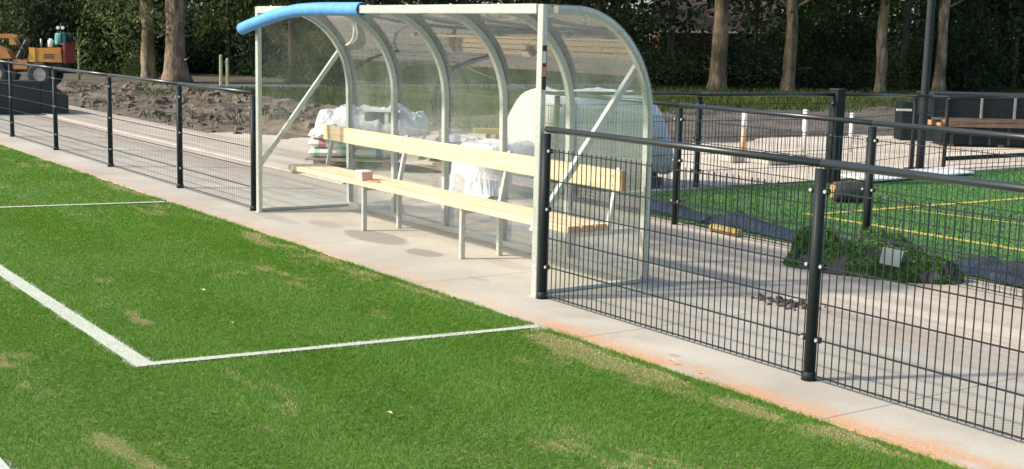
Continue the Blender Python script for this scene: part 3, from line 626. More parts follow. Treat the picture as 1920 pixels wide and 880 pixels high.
TR = [  # column, depth, trunk width, bark, crown, label
    (18, 58, 12, 'bark_pale_lit', 'pale', 'thin pale leaning tree behind the yellow machine'),
    (277, 44, 27, 'bark_pale_lit', 'low', 'flaky light barked tree left of the thickest trunk'),
    (330, 43.6, 42, 'bark_pine', 'high', 'thickest reddish grey pine trunk at the wood edge'),
    (1348, 45.2, 32, 'bark_tan', 'high', 'stout knobbly tan trunk in front of the house roof'),
    (1480, 45.6, 24, 'bark_tan', 'high', 'straight tan trunk third from the floodlight mast'),
    (1655, 47.5, 20, 'bark_pale_lit', 'high', 'slim brightly lit trunk left of the floodlight mast'),
    (1697, 49.5, 15, 'bark_dark', 'high', 'dark shaded trunk just left of the mast'),
    (1765, 48.5, 21, 'bark_pale_lit', 'high', 'straight lit trunk just right of the mast'),  # stands in shade; its sunlight is painted by the pale bark
    (1415, 52, 9, 'bark_dark', 'mid', 'thin dark trunk between two tan trunks'),
    (1595, 52, 11, 'bark_dark', 'mid', 'thin dark trunk behind the gate post'),
    (1835, 51, 13, 'bark_tan', 'dark', 'slender brownish trunk above the stacked dark panels'),
    (1874, 54, 12, 'bark_dark', 'mid', 'dark slender trunk near the brick shed'),
    (1905, 53, 10, 'bark_tan', 'dark', 'thin trunk touching the brick shed'),
    (548, 47, 15, 'bark_dark', 'dark', 'dark trunk seen through the left end of the dugout'),
    (692, 45, 20, 'bark_tan', 'dark', 'tan trunk seen through the dugout behind the blue sleeve'),
    (872, 46, 18, 'bark_dark', 'dark', 'dark trunk seen through the middle of the dugout'),
    (1120, 50, 16, 'bark_dark', 'dark', 'dark trunk seen through the right end of the dugout'),
    (1258, 49, 14, 'bark_dark', 'mid', 'dark trunk right beside the curved shelter end')]
for i, (u, dep, w, bk, cr, lb) in enumerate(TR): tree(u, dep, w, M[bk], cr, lb, ci=i, lean=(.02*((i*7) % 5-2), .02*((i*3) % 5-2)) if i else (-.6, -.55), knobs=i in (1, 2, 3, 4), seed=i)
for k, (u, dep) in enumerate([(-180, 56), (110, 56), (210, 60), (430, 52), (620, 56), (800, 58), (980, 56), (1170, 66), (1455, 66), (1560, 62), (1720, 60), (1800, 63), (1960, 52), (2080, 58), (390, 64), (-300, 62), (1050, 66), (1640, 68), (1500, 66)]):
    tree(u, dep, 13, M['bark_dark'], ['dark', 'mid'][k % 2], 'dark shaded tree standing deeper in the wood', ci=k, group='shaded trees deep in the wood', knobs=False, seed=90+k)
# far mass of the wood
rr = np.random.default_rng(8); cl = []
for k in range(900):
    u = rr.uniform(-700, 2600); dep = rr.uniform(66, 84); x, y = at_px(u, dep); cl.append((x, y, rr.uniform(0, 1)**.8*13))
V, Fa = leafcloud(8, cl, 110, 1.15, .36); o = link('far_wood', fastmesh('far_wood', V, Fa, [M['leaf_dark']])); tag(o, 'dense dark foliage closing the depth of the wood', 'woodland', kind='stuff')
# bushes
kb = 0
for k in range(46):
    u = -150+k*46+rr.uniform(-16, 16); dep = rr.uniform(49, 60); 
    if 1230 < u < 1420: dep = rr.uniform(48, 52)
    x, y = at_px(u, dep); th = thing('bush', (x, y, -.1), 'dark leafy bush in the shade of the wood', 'bush', 'dark bushes under the trees')
    me = BU['dark'][k % 3] if k % 4 else BU['mid'][k % 2]; f = link('foliage', me, th); s = rr.uniform(.75, 1.25); hz = .55 if 1230 < u < 1420 else (1.5 if u < 700 else rr.uniform(.9, 1.4)); f.scale = (s*1.15, s*1.15, s*hz); f.rotation_euler = (0, 0, rr.uniform(0, 6.28))
for (u, dep, me, s, h, lb) in [(30, 50, BU['pale'][0], 1.2, 1.6, 'grey green bush behind the yellow machine at the frame edge'), (95, 52, BU['pale'][1], 1.25, 1.5, 'grey green bush behind the seat of the yellow machine'), (215, 50, BU['mid'][0], 1.2, 1.5, 'mid green bush left of the flaky barked tree'), (262, 47, BU['mid'][1], .55, 1.0, 'small bush at the foot of the flaky barked tree'), (612, 41, BU['mid'][0], .75, 1.6, 'tall loose bush seen through the dugout beside its brace'), (585, 44, BU['dark'][0], .6, .7, 'low dark bush seen through the left end of the dugout'),
                               (1245, 47.5, BU['mid'][1], 1.1, .7, 'low spreading bush right of the curved shelter end'), (1300, 48.5, BU['mid'][0], 1.0, .7, 'low bush below the house roof'), (1560, 49, BU['dark'][1], .8, .6, 'low dark bush behind the gate post')]:
    x, y = at_px(u, dep); th = thing('bush', (x, y, -.08), lb, 'bush'); f = link('foliage', me, th); f.scale = (s, s, s*h); f.rotation_euler = (0, 0, u)
# sword-leaved plant by the machine
x, y = at_px(147, 44); th = thing('yucca', (x, y, -.06), 'pale spiky leaved plant right of the yellow machine', 'plant')
b = MB(); b.tube([(0, 0, 0), (.03, 0, .6), (0, .02, 1.15)], [.05, .045, .04], 8); b.build('stem', M['stake'], th, local=True)
b = MB()
for k in range(46):
    a = rr.uniform(0, 6.28); e = rr.uniform(-.3, 1.3); z0 = rr.uniform(.5, 1.2); L = rr.uniform(.4, .7); d = np.array([math.cos(a)*math.cos(e), math.sin(a)*math.cos(e), math.sin(e)]); p = np.array([0, 0, z0])
    q = p+d*L*.6; e2 = q+(d*.9-np.array([0, 0, .35]))*L*.5; sd_ = np.cross(d, (0, 0, 1)); sd_ /= np.linalg.norm(sd_); w = .022
    b._add([p-sd_*w*.5, p+sd_*w*.5, q+sd_*w, q-sd_*w, e2], [(0, 1, 2, 3), (3, 2, 4)])
b.build('leaves', leaf_mat('yucca_leaf', [(.2, (.14, .19, .09)), (.6, (.22, .28, .14)), (.8, (.3, .34, .18))], 2, .2), th, local=True)
for u, h, lb in ((414, .95, 'taller left of two pale stakes before the dark wood'), (426, .85, 'shorter right of two pale stakes before the dark wood')):
    x, y = at_px(u, 39); b = MB(); b.tube([(0, 0, -.06), (0, 0, h), (0, 0, h+.05)], [.055, .05, .02], 7, flat=True); o = b.build('wooden_stake', M['stake']); o.location = (x, y, 0); tag(o, lb, 'stake')

# ------------------------------------------------------------------ house roof and brick shed beyond the wood
def gable(name, u, dep, Wd, De, eave, ridge, lb, wall_m, cat):
    x, y = at_px(u, dep); th = thing(name, (x, y, -.06), lb, cat, rz=math.atan2(.823, .568)); b = MB(); b.box((-Wd/2, -De/2, 0), (Wd/2, De/2, eave)); b.build('wall', wall_m, th, local=True)
    b = MB(); b.prism([(-De/2-.35, eave-.06), (0, ridge), (De/2+.35, eave-.06), (De/2+.35, eave+.05), (0, ridge+.12), (-De/2-.35, eave+.05)], 0, -Wd/2-.3, Wd/2+.3); b.build('roof', M['tile'], th, local=True)
    b = MB(); b.tube([(-Wd/2-.3, -De/2-.4, eave-.02), (Wd/2+.3, -De/2-.4, eave-.02)], .06, 8); b.build('gutter', M['bollard'], th, local=True)
    b = MB(); b.box((-.6, -De/2-.03, .95), (.6, -De/2+.01, eave-.35)); b.build('window', M['glass'], th, local=True); return th
gable('house', 1335, 61, 5.0, 5, 2.15, 3.5, 'low house with brown tiled roof glimpsed between the trees', M['brick'], 'house')
gable('shed', 1960, 60, 2.6, 2.4, 1.25, 2.0, 'small brick shed half hidden by thin trunks', mat('orange_brick', (.34, .15, .08), .9), 'shed')

# ------------------------------------------------------------------ floodlight mast
x, y = -4.96, 10.36
th = thing('floodlight_mast', (x, y, 0), 'tall dark green mast rising out of the picture', 'mast')
b = MB(); b.tube([(x, y, 0), (x, y, 1.1), (x, y, 3), (x, y, 9)], [.06, .058, .055, .045], 16); b.build('pole', M['mast'], th)
b = MB(); b.box((x-.16, y-.16, 0), (x+.16, y+.16, .02)); b.build('base_plate', M['mast'], th)
b = MB(); b.box((x-.3, y-.35, 9), (x+.1, y+.35, 9.12)); b.build('lamp_head', M['mast'], th)

# ------------------------------------------------------------------ white bollards
BG = [(1402, 20.7, 'white bollard with rusty lower half left of two plain ones'), (1517, 21.0, 'plain white bollard between the rusty one and the gate post'), (1605, 21.6, 'slim white bollard right of the gate post')]
for i, (u, dep, lb) in enumerate(BG):
    x, y = at_px(u, dep); th = thing('bollard', (x, y, -.02), lb, 'bollard', 'white bollards on the sandy yard'); rr_ = (.046, .04, .034)[i]; H = (.69, .73, .66)[i]
    if i == 0:
        b = MB(); b.tube([(0, 0, 0), (0, 0, .42)], rr_, 12); b.build('lower_half', M['rust'], th, local=True)['label'] = 'rust stained lower half'
        b = MB(); b.tube([(0, 0, .42), (0, 0, H)], rr_*1.02, 12); b.build('upper_half', M['bollard'], th, local=True)
    else:
        b = MB(); b.tube([(0, 0, 0), (0, 0, H-.03)], rr_, 12); b.build('shaft', M['bollard'], th, local=True); b = MB(); b.tube([(0, 0, H-.03), (0, 0, H-.01), (0, 0, H)], [rr_*1.15, rr_*1.1, rr_*.6], 12); b.build('cap', M['bollard'], th, local=True)

# ------------------------------------------------------------------ tarpaulin covered stack behind the dugout
th = thing('covered_stack', (-5.3, 4.5, 0), 'large stack under a white plastic sheet with rounded corners behind the dugout', 'covered stack')
def drape(name, x0, x1, y0, y1, H, hem, m, e=3.2, seed=0, ex=None):
    n1, n2 = 70, 46; V = []
    for i in range(n1):
        for j in range(n2):
            a, c = -1+2*i/(n1-1), -1+2*j/(n2-1); y = (y0+y1)/2+a*(y1-y0)/2; x = (x0+x1)/2+c*(x1-x0)/2
            q = (abs(a)**e+abs(c)**e)**(1/e); k = max(0, 1-max(0, q)**6.5)**(1/3.2) if q < 1 else 0
            if ex: k = (max(0, 1-abs(a)**7)*max(0, 1-abs(c)**ex))**.5
            V.append((x, y, k, a, c))
    V = np.array(V); nz = fbm(V[:, 0]*2.6+seed, V[:, 1]*2.6, 4)-.5; rid = (1-np.abs(2*fbm(V[:, 0]*3+5, V[:, 1]*1.4+seed, 3)-1))**6
    k = V[:, 2]; Z = hem+(H-hem)*k*(1+.12*nz)+.035*rid*k; out = 1+.05*nz*(1-k); X = (x0+x1)/2+(V[:, 0]-(x0+x1)/2)*out; Y = (y0+y1)/2+(V[:, 1]-(y0+y1)/2)*out
    Z = Z+np.where(k < .02, -.10*fbm(V[:, 1]*3, V[:, 0]*3, 3)*2+.05, 0)
    i = np.arange(n1*n2).reshape(n1, n2); Fa = np.stack([i[:-1, :-1], i[:-1, 1:], i[1:, 1:], i[1:, :-1]], -1).reshape(-1, 4)
    return np.stack([X, Y, Z], 1), Fa
def part(name, V, Fa, mats, parent, thick=.006, mi=None):
    o = link(name, fastmesh(name, V-np.array(parent.location) if parent else V, Fa, mats, mi, smooth=True), parent)
    if thick: md = o.modifiers.new('thickness', 'SOLIDIFY'); md.thickness = thick; md.offset = -1
    return o
V, Fa = drape('sheet', -5.85, -4.8, 3.5, 5.5, 1.14, .26, M['film'], e=4.2, seed=1, ex=5)
cy = V[Fa].mean(1)[:, 1]; part('sheet', V, Fa, [M['film'], M['sunlit_film']], th, mi=(cy < 3.74).astype(int))
b = MB()
for k in range(6): b.box((-5.72, 3.66+.285*k, .1), (-4.94, 3.92+.285*k, .8))
for k in range(3): b.box((-5.74+.36*k, 3.6, 0), (-5.64+.36*k, 5.42, .1))
b.build('stacked_blocks', M['dark_hollow'], th)
V, Fa = drape('sheet', -5.5, -4.6, 2.5, 3.56, .6, .05, M['film'], e=2.4, seed=9)
th2 = thing('covered_heap', (-5.05, 3.0, 0), 'low heap under crumpled white plastic against the large covered stack', 'covered heap'); part('sheet', V, Fa, [M['film']], th2)
b = MB(); b.box((-5.3, 2.72, 0), (-4.8, 3.35, .3)); b.build('heap_core', M['old_wood'], th2)

# ------------------------------------------------------------------ pallets of sacks
def pallet(x, y, rz, lb):
    th = thing('pallet', (x, y, -.004), lb, 'pallet', 'wooden pallets behind the dugout', rz)
    b = MB()
    for k in range(6): b.box((-.6, -.5+.172*k, .122), (.6, -.39+.172*k, .144))
    b.build('deck', M['old_wood'], th, local=True)
    for s in (-.42, 0, .42):
        b = MB()
        for k in (-.5, -.05, .4): b.box((k, s-.05, .022), (k+.1, s+.05, .121))
        b.box((-.6, s-.055, 0), (.6, s+.055, .021)); b.build('runner', M['old_wood'], th, local=True)
    return th
RZ = math.atan2(.823, .568)
PA = (-8.35, 2.95); PB = (-7.55, 4.35)
pallet(*PA, RZ, 'wooden pallet under the printed white sacks'); pallet(*PB, RZ, 'wooden pallet under flat film wrapped sacks')
def sack_mesh(prints):
    n1, n2 = 25, 17; U, Vv = np.meshgrid(np.linspace(-1, 1, n1), np.linspace(-1, 1, n2)); k = (np.maximum(0, 1-np.abs(U)**4)*np.maximum(0, 1-np.abs(Vv)**3.2))**.42
    nz = fbm(U*3+prints*7, Vv*3, 3)-.5; X = U*.3*(1-.05*np.abs(Vv)); Y = Vv*.2*(1-.08*np.abs(U)); Zt = k*.075*(1+.35*nz); Zb = -k*.06
    V = np.concatenate([np.stack([X, Y, Zt], -1).reshape(-1, 3), np.stack([X, Y, Zb], -1).reshape(-1, 3)]); i = np.arange(n1*n2).reshape(n2, n1)
    F1 = np.stack([i[:-1, :-1], i[:-1, 1:], i[1:, 1:], i[1:, :-1]], -1).reshape(-1, 4); Fa = np.concatenate([F1, F1[:, ::-1]+n1*n2])
    c = V[Fa].mean(1); mi = np.zeros(len(Fa), int); 
    if prints == 1: mi[(np.abs(c[:, 0]) > .15) & (np.abs(c[:, 0]) < .22)] = 1
    if prints == 2: mi[(np.abs(c[:, 0]+.1) < .05) & (np.abs(c[:, 1]) > .1)] = 2; mi[np.abs(c[:, 0]-.17) < .06] = 1
    if prints == 3: mi[np.hypot(c[:, 0]-.05, c[:, 1]*.8) < .09] = 3; mi[(np.abs(c[:, 0]-.05) < .05) & (c[:, 1] < -.1)] = 3
    return fastmesh('sack', V, Fa, [M['sack'], M['print_green'], M['print_red'], M['print_blue']], mi, True)
SK = [sack_mesh(k) for k in range(4)]
rx, ry = np.array([.568, .823]), np.array([-.823, .568])
k = 0
for lay in range(4):
    for i in range(2 if lay < 3 else 1):
        for j in range(2):
            c = np.array(PA)+rx*((i-.5)*.58 if lay < 3 else 0.05)+ry*((j-.5)*.44)+rx*rr.normal(0, .02)
            front = j == 0
            pr = [[1, 3], [2, 0], [0, 1], [0, 0]][lay][i] if front else 0
            lb = ('white sack with ' + ['no print', 'green bands', 'red and green print', 'blue print'][pr] + ', ' + ['bottom', 'second', 'third', 'top'][lay] + (' layer, front ' if front else ' layer, rear ') + (['left', 'right'][i] if lay < 3 else 'middle') + ' of the sack pallet')
            o = link('sack', SK[pr]); o.location = (*c, .142+.06+.125*lay); o.rotation_euler = (rr.normal(0, .03), rr.normal(0, .03), RZ+rr.normal(0, .06)); tag(o, lb, 'sack', 'white sacks on the pallet'); k += 1
for i in range(2):
    c = np.array(PB)+rx*(i-.5)*.58; o = link('sack', SK[0]); o.location = (*c, .2); o.rotation_euler = (0, 0, RZ+.05*i); tag(o, ['plain white sack lying left on the flat pallet', 'plain white sack lying right on the flat pallet'][i], 'sack', 'white sacks on the pallet')
# crumpled film over the sacks
def crumple(cx, cy, L, Wd, z0, H, seed, hem):
    n1, n2 = 110, 80; U, Vv = np.meshgrid(np.linspace(-1, 1, n1), np.linspace(-1, 1, n2)); e = 4.0
    q = (np.abs(U)**e+np.abs(Vv)**e)**(1/e); dome = np.clip(1-q**7, 0, 1)**.4
    nz = fbm(U*2.0+seed, Vv*2.0, 3)-.5; rg = 1-np.abs(2*fbm(U*3.2+seed*3, Vv*3.2+9, 3)-1); r2 = 1-np.abs(2*fbm(U*8+seed, Vv*8+2, 3)-1)
    Z = hem+.08*(fbm(U*5, Vv*5, 2)-.5)+(z0+H*(.5+1.1*nz)-hem)*dome+(.05*rg**4+.022*r2**3)*(.4+.6*dome)
    dx = U*L/2*(1+.05*nz+.04*(r2-.5)); dy = Vv*Wd/2*(1+.05*nz+.04*(rg-.5)); X = cx+rx[0]*dx+ry[0]*dy; Y = cy+rx[1]*dx+ry[1]*dy
    V = np.stack([X, Y, Z], -1).reshape(-1, 3); i = np.arange(n1*n2).reshape(n2, n1); Fa = np.stack([i[:-1, :-1], i[:-1, 1:], i[1:, 1:], i[1:, :-1]], -1).reshape(-1, 4)
    return V, Fa
M['wrap'] = mat('grey_white_wrap', (.6, .61, .62), .3); tw = NT(M['wrap']); tw.bump(tw.noise(tw.pos(), 14, 5, .65, 1.0), .9, .03)
V, Fa = crumple(PA[0]+rx[0]*.28, PA[1]+rx[1]*.2, 1.45, 1.1, .6, .24, 2.0, .44); o = part('plastic_wrap', V, Fa, [M['wrap']], None, .004); tag(o, 'torn crumpled white plastic wrap heaped on top of the sacks', 'plastic wrap')
V, Fa = crumple(PB[0], PB[1], 1.45, 1.1, .26, .12, 5.0, .16); o = part('plastic_wrap', V, Fa, [M['wrap']], None, .004); tag(o, 'low flat white plastic wrap over the right pallet', 'plastic wrap')
c = np.array(PA)+rx*.42-ry*.50; th = thing('opening_case', (c[0], c[1], .56), 'dark grey case added for the dark opening in the torn plastic wrap', 'case', rz=RZ)  # dark box added in place of a dark gap in the wrap
b = MB(); b.box((-.24, -.06, 0), (.2, .3, .21)); b.build('body', M['dark_hollow'], th, local=True, bevel=.01); b = MB(); b.box((-.26, -.08, .211), (.22, .32, .235)); b.build('lid', M['film'], th, local=True); b = MB(); b.box((.02, -.07, .02), (.07, -.061, .2)); b.build('strap', M['film'], th, local=True)
x, y = at_px(846, 17.2); th = thing('bucket', (x, y, 0), 'white bucket with blue label right of the sack pallets', 'bucket')
b = MB(); b.tube([(0, 0, 0), (0, 0, .5)], [.12, .15], 16); b.build('body', M['white'], th, local=True); b = MB(); b.tube([(0, 0, .5), (0, 0, .53)], .158, 16); b.build('lid', M['steel'], th, local=True); b = MB(); b.tube([(0, 0, .18), (0, 0, .38)], [.135, .146], 16, caps=False); b.build('label_band', M['print_blue'], th, local=True)
x, y = at_px(935, 17.6); b = MB(); b.bar((x-.12, y-.3, .5), (x+.2, y+.3, .5), .1, .07); o = b.build('timber_beam', mat('yellow_timber', (.5, .36, .14), .8), bevel=.004); b2 = MB()
tag(o, 'short yellowish timber beam beside the covered heap', 'timber')
b = MB(); b.box((x-.1, y-.12, -.02), (x+.14, y+.14, .464)); tag(b.build('timber_block', M['old_wood'], bevel=.004), 'wooden block carrying the yellowish timber beam', 'timber block')

# ------------------------------------------------------------------ turf offcuts, roll, net at the court edge
def turf_piece(name, c, L, Wd, H, ang, lb, seed, n=5000, up0=0.0):
    """crumpled offcut: a folded closed lump with its dark backing turned out along some folds"""
    n1, n2 = 90, 60; U, Vv = np.meshgrid(np.linspace(-1, 1, n1), np.linspace(-1, 1, n2)); a = np.arctan2(Vv, U); q = np.hypot(U, Vv)/(.82+.26*vnoise(np.cos(a)*1.6+seed, np.sin(a)*1.6+seed))
    dome = np.clip(1-q**2.6, 0, 1)**.5; f = 1-np.abs(2*fbm(U*1.1+seed*3.1+.5*Vv, Vv*3.0+seed, 2)-1); nz = fbm(U*6+seed, Vv*6, 3)-.5
    Z = up0+.004+dome*H*(.22+1.0*f**2.5+.3*nz); dx, dy = U*L/2, Vv*Wd/2; X = c[0]+math.cos(ang)*dx-math.sin(ang)*dy+.05*nz; Y = c[1]+math.sin(ang)*dx+math.cos(ang)*dy+.05*f
    V = np.stack([X, Y, Z], -1).reshape(-1, 3); i = np.arange(n1*n2).reshape(n2, n1); Fa = np.stack([i[:-1, :-1], i[:-1, 1:], i[1:, 1:], i[1:, :-1]], -1).reshape(-1, 4)
    ok = (q.ravel()[Fa].min(1) < 1); Fa = Fa[ok]; bk = (fbm(U*1.7+seed*2, Vv*2.6+5, 3)-.5*np.clip(f-.5, 0, 1)).ravel()[Fa[:, 0]] > .52
    th = thing(name, (c[0], c[1], 0), lb, 'turf offcut', 'turf offcuts beside the court'); part('backing', V, Fa, [M['turf_green'], M['turf_back']], th, 0, bk.astype(int))
    Fp = Fa[~bk]; cc = V[Fp]; nrm = np.cross(cc[:, 1]-cc[:, 0], cc[:, 3]-cc[:, 0]); ar = np.linalg.norm(nrm, axis=1); nrm /= ar[:, None]+1e-9; pk = RNG.choice(len(Fp), n, p=ar/ar.sum()); uv = RNG.random((n, 2))[:, :, None]
    cc = cc[pk]; P = (cc[:, 0]*(1-uv[:, 0])+cc[:, 1]*uv[:, 0])*(1-uv[:, 1])+(cc[:, 3]*(1-uv[:, 0])+cc[:, 2]*uv[:, 0])*uv[:, 1]; nn = nrm[pk]; nn = np.where(nn[:, 2:3] < 0, -nn, nn)
    d = nn+RNG.normal(0, .55, (n, 3)); sv = np.cross(d, RNG.normal(0, 1, (n, 3))); sv /= np.linalg.norm(sv, axis=1)[:, None]
    Vb = np.stack([P-sv*.003, P+sv*.003, P+d*.015], 1).reshape(-1, 3); link('pile', fastmesh('pile', Vb-np.array(th.location), np.arange(3*n).reshape(-1, 3), [M['turf_fibre']]), th)
    return th
turf_piece('turf_offcut', (.46, 2.84), 1.25, .46, .19, .5, 'long folded turf offcut in front of the green heap', 1.3, 21000)
turf_piece('turf_offcut', (.34, 3.02), .95, .5, .27, .42, 'humped turf offcut on top of the green heap', 4.7, 18000)
turf_piece('turf_offcut', (.84, 3.02), .6, .36, .15, .75, 'flat turf offcut with turned up edge at the right of the heap', 7.9, 10500)
turf_piece('turf_offcut', (.0, 2.7), .45, .36, .3, .9, 'small rolled turf offcut at the left of the heap', 11.2, 10500)
b = MB(); b.bar((.72, 2.72, .2), (.82, 2.84, .17), .012, .13); tag(b.build('backing_scrap', M['turf_pale'], bevel=.003), 'pale square of turf backing sticking up in the green heap', 'scrap')
x, y = -2.72, 6.28
th = thing('turf_roll', (x, y, 0), 'small dark roll lying on the green court with orange core', 'roll'); d = np.array([.568, .823]); e0, e1 = np.array([x, y])-d*.17, np.array([x, y])+d*.17
b = MB(); b.tube([(*e0, .125), (*(e0+d*.05), .125), (*(e1-d*.03), .125), (*e1, .125)], [.112, .118, .118, .1], 20); b.build('rolled_sheet', M['turf_back'], th)
b = MB(); b.tube([(*(e0-d*.03), .125), (*(e0+d*.0), .125)], [.07, .105], 16); b.build('core', M['roll_core'], th)
# crumpled blue-black net
n1, n2 = 260, 9; tt = np.linspace(-4.3, 6, n1); V = []
for i, x in enumerate(tt):
    yc = 3.66+.05*math.sin(x*2.1)+.12*(vnoise(np.array(x*.9), np.array(1.))-.5); hgt = .035+.11*vnoise(np.array(x*1.7), np.array(7.))
    for j in range(n2):
        c = -1+2*j/(n2-1); V.append((x, yc+c*(.15+.05*vnoise(np.array(x*3), np.array(3.))), .012+hgt*max(0, 1-c*c)*(.6+.8*vnoise(np.array(x*7), np.array(j*1.3)))))
V = np.array(V); i = np.arange(n1*n2).reshape(n1, n2); Fa = np.stack([i[:-1, :-1], i[:-1, 1:], i[1:, 1:], i[1:, :-1]], -1).reshape(-1, 4); o = part('safety_net', V, Fa, [M['net']], None, .006); tag(o, 'crumpled blue black net lying along the near court edge', 'net')
b = MB(); b.bar((-1.82, 3.34, .035), (-1.4, 3.3, .03), .08, .06); tag(b.build('wood_scrap', mat('yellow_scrap', (.4, .28, .1), .9), bevel=.01), 'yellow brown wood scrap in front of the dark net', 'scrap')
# clods of soil on the paving, white board, stone blocks
b = MB()
for k in range(120):
    p = (1.0+rr.normal(0, .15), 1.42+rr.normal(0, .06), 0); s = abs(rr.normal(0, .006))+.004; b.tube([(*p[:2], -.004), (*p[:2], s*.7), (*p[:2], s*1.1)], [s*1.5, s*1.2, s*.3], 7)
tag(b.build('soil_clods', M['dark_soil']), 'scatter of dark soil clods on the sandy paving', 'soil', kind='stuff')
b = MB(); b.prism([(-4.65, 8.3), (-3.93, 8.05), (-4.05, 10.4), (-4.7, 10.6)], 2, .032, .05); tag(b.build('white_board', mat('white_board', (.76, .77, .77), .6)), 'flat white board lying on the far court kerb', 'board')
for k, (x, y, s, lb) in enumerate([(-6.55, 8.95, .2, 'larger pale stone block on the sandy yard'), (-6.5, 9.36, .16, 'smaller pale stone block right of the larger one'), (-7.0, 8.6, .14, 'low pale stone block left of the larger one')]):
    b = MB(); b.box((x-s, y-s*1.1, -.02), (x+s, y+s, s*.75)); o = b.build('stone_block', M['kerb'], bevel=.02); tag(o, lb, 'stone block')
# leaf scraps and pebbles lying about
for k, (x, y) in enumerate([(2.2, -.49), (1.9, -.44), (-1.2, -1.98), (-.15, -2.2), (2.0, -2.3)]):
    b = MB(); s = .016+.006*(k % 3); b._add([(x-s, y, .02), (x, y-s*.5, .032), (x+s*1.1, y+.01, .024), (x, y+s*.55, .03)], [(0, 1, 2), (0, 2, 3)]); o = b.build('fallen_leaf', mat('dry_leaf', (.62, .5, .3), .8)); 
    md = o.modifiers.new('thickness', 'SOLIDIFY'); md.thickness = .002
    tag(o, ['dry pale leaf at the turf edge by the orange dust', 'small dry leaf on the concrete next to the turf edge', 'dry leaf on the turf far from the thick line', 'dry leaf on the turf above the thin line', 'dry leaf on the turf in front of the right fence'][k], 'leaf')

# ------------------------------------------------------------------ dark stacked panels and timber on the right
q0 = np.array(at_px(1772, 23.3)); r2, d2 = np.array([.568, .823]), np.array([-.823, .568]); RZ2 = math.atan2(.823, .568)
th = thing('panel_stack', (*q0, -.02), 'lower dark ribbed stack of panels under the timber', 'panel stack', rz=RZ2)
b = MB(); b.box((0.05, 0, .05), (3.2, 1.0, .36)); b.build('panels', M['crate'], th, local=True)
for k in range(9): b = MB(); b.box((.2+.34*k, -.035, .04), (.25+.34*k, -.001, .37)); b.build('strap', M['black'], th, local=True)
b = MB()
for k in range(4): b.box((.2+.9*k, .05, 0), (.3+.9*k, .95, .049))
b.build('bearers', M['old_wood'], th, local=True)
for k, (x0, y0, z0, z1, lb) in enumerate([(-.02, -.1, .362, .43, 'lowest brown timber plank between the dark stacks'), (.06, -.06, .432, .5, 'upper brown timber plank between the dark stacks'), (-.06, .3, .362, .45, 'rear brown timber plank between the dark stacks')]):
    b = MB(); b.box((x0, y0, z0), (3.25, y0+.22, z1)); o = b.build('timber_plank', [mottled('brown_timber%d' % k, [(.3, (.13, .08, .05)), (.7, (.24, .16, .1))], 5, rough=.9, obj=True), M['end_grain']], bevel=.004); o.location = (*q0, -.02); o.rotation_euler = (0, 0, RZ2); tag(o, lb, 'plank')
    for pl in o.data.polygons:
        if pl.normal.x < -.9: pl.material_index = 1
th = thing('panel_stack', (*q0, .48), 'upper dark ribbed stack of panels on the timber', 'panel stack', rz=RZ2)
b = MB(); b.box((-.12, 0, .02), (3.2, 1.0, .42)); b.build('panels', M['crate'], th, local=True)
for k in range(5): b = MB(); b.box((.1+.6*k, -.03, .02), (.14+.6*k, -.001, .41)); b.build('strap', M['steel'], th, local=True)
b = MB(); b.box((-.15, -.02, .421), (3.2, 1.02, .45)); b.build('cover_board', mat('grey_cover', (.025, .032, .036), .9, 0, .2), th, local=True)
q1 = np.array(at_px(1700, 24.5)); th = thing('cable_drum', (*q1, -.02), 'dark low crate with pale strip left of the panel stacks', 'crate', rz=RZ2)
b = MB(); b.box((0, 0, 0), (.55, .5, .72)); b.build('body', M['crate'], th, local=True, bevel=.01); b = MB(); b.box((-.12, -.03, .56), (.16, -.002, .6)); b.build('pale_strip', M['bollard'], th, local=True)
th.name = 'crate'

# ------------------------------------------------------------------ dark skip far left and yellow machine behind it
x0, y0 = -19.85, 2.42
th = thing('skip', (x0, y0, 0), 'low dark green steel skip with sloped end behind the left fence', 'skip')
b = MB(); b.prism([(2.42, 0), (2.42, .36), (2.05, .62), (-1.2, .66), (-1.2, 0)], 0, x0-1.3, x0); b.build('body', M['skip'], th, bevel=.01)
for y in (1.9, 1.0, .1): b = MB(); b.box((x0, y-.03, .02), (x0+.03, y+.03, .58)); b.build('rib', M['skip'], th)
b = MB(); b.bar((x0+.01, -1.2, .665), (x0+.01, 2.05, .625), .05, .05); b.build('rim', M['skip'], th)
x, y = at_px(130, 38.5)
L = thing('loader', (x, y, -.05), 'yellow compact loader with orange boom parked beside the soil bank', 'loader', rz=RZ2)
def part_l(fn, name, m, bevel=.012): b = MB(); fn(b); return b.build(name, m, L, local=True, bevel=bevel)
part_l(lambda b: b.prism([(-1.12, .72), (-.98, 1.12), (-.1, 1.16), (-.06, .72)], 1, -.45, .45), 'hood', M['yellow'])
part_l(lambda b: b.box((-1.02, -.47, .72), (-.84, -.452, 1.14)), 'hood_edge', M['yellow2'], .002)
part_l(lambda b: b.box((-.055, -.42, .7), (.03, .42, 1.3)), 'tail_panel', M['red'])
part_l(lambda b: b.box((-1.6, -.35, .45), (-.1, .35, .71)), 'chassis', M['black'])
part_l(lambda b: b.box((-1.5, -.46, .5), (-1.08, -.352, .8)), 'side_cover', M['orange'])
part_l(lambda b: b.prism([(-2.5, .8), (-2.35, 1.05), (-2.0, 1.2), (-1.65, 1.05), (-1.5, .8)], 1, -.5, -.1), 'front_fender', M['orange'])
part_l(lambda b: (b.bar((-2.8, -.3, 1.42), (-1.5, -.3, 1.46), .12, .13), b.box((-1.62, -.4, 1.2), (-1.38, -.2, 1.5))), 'boom', M['orange'])
part_l(lambda b: b.bar((-1.42, -.34, .72), (-1.05, -.34, 1.4), .14, .16), 'mast', M['black'])
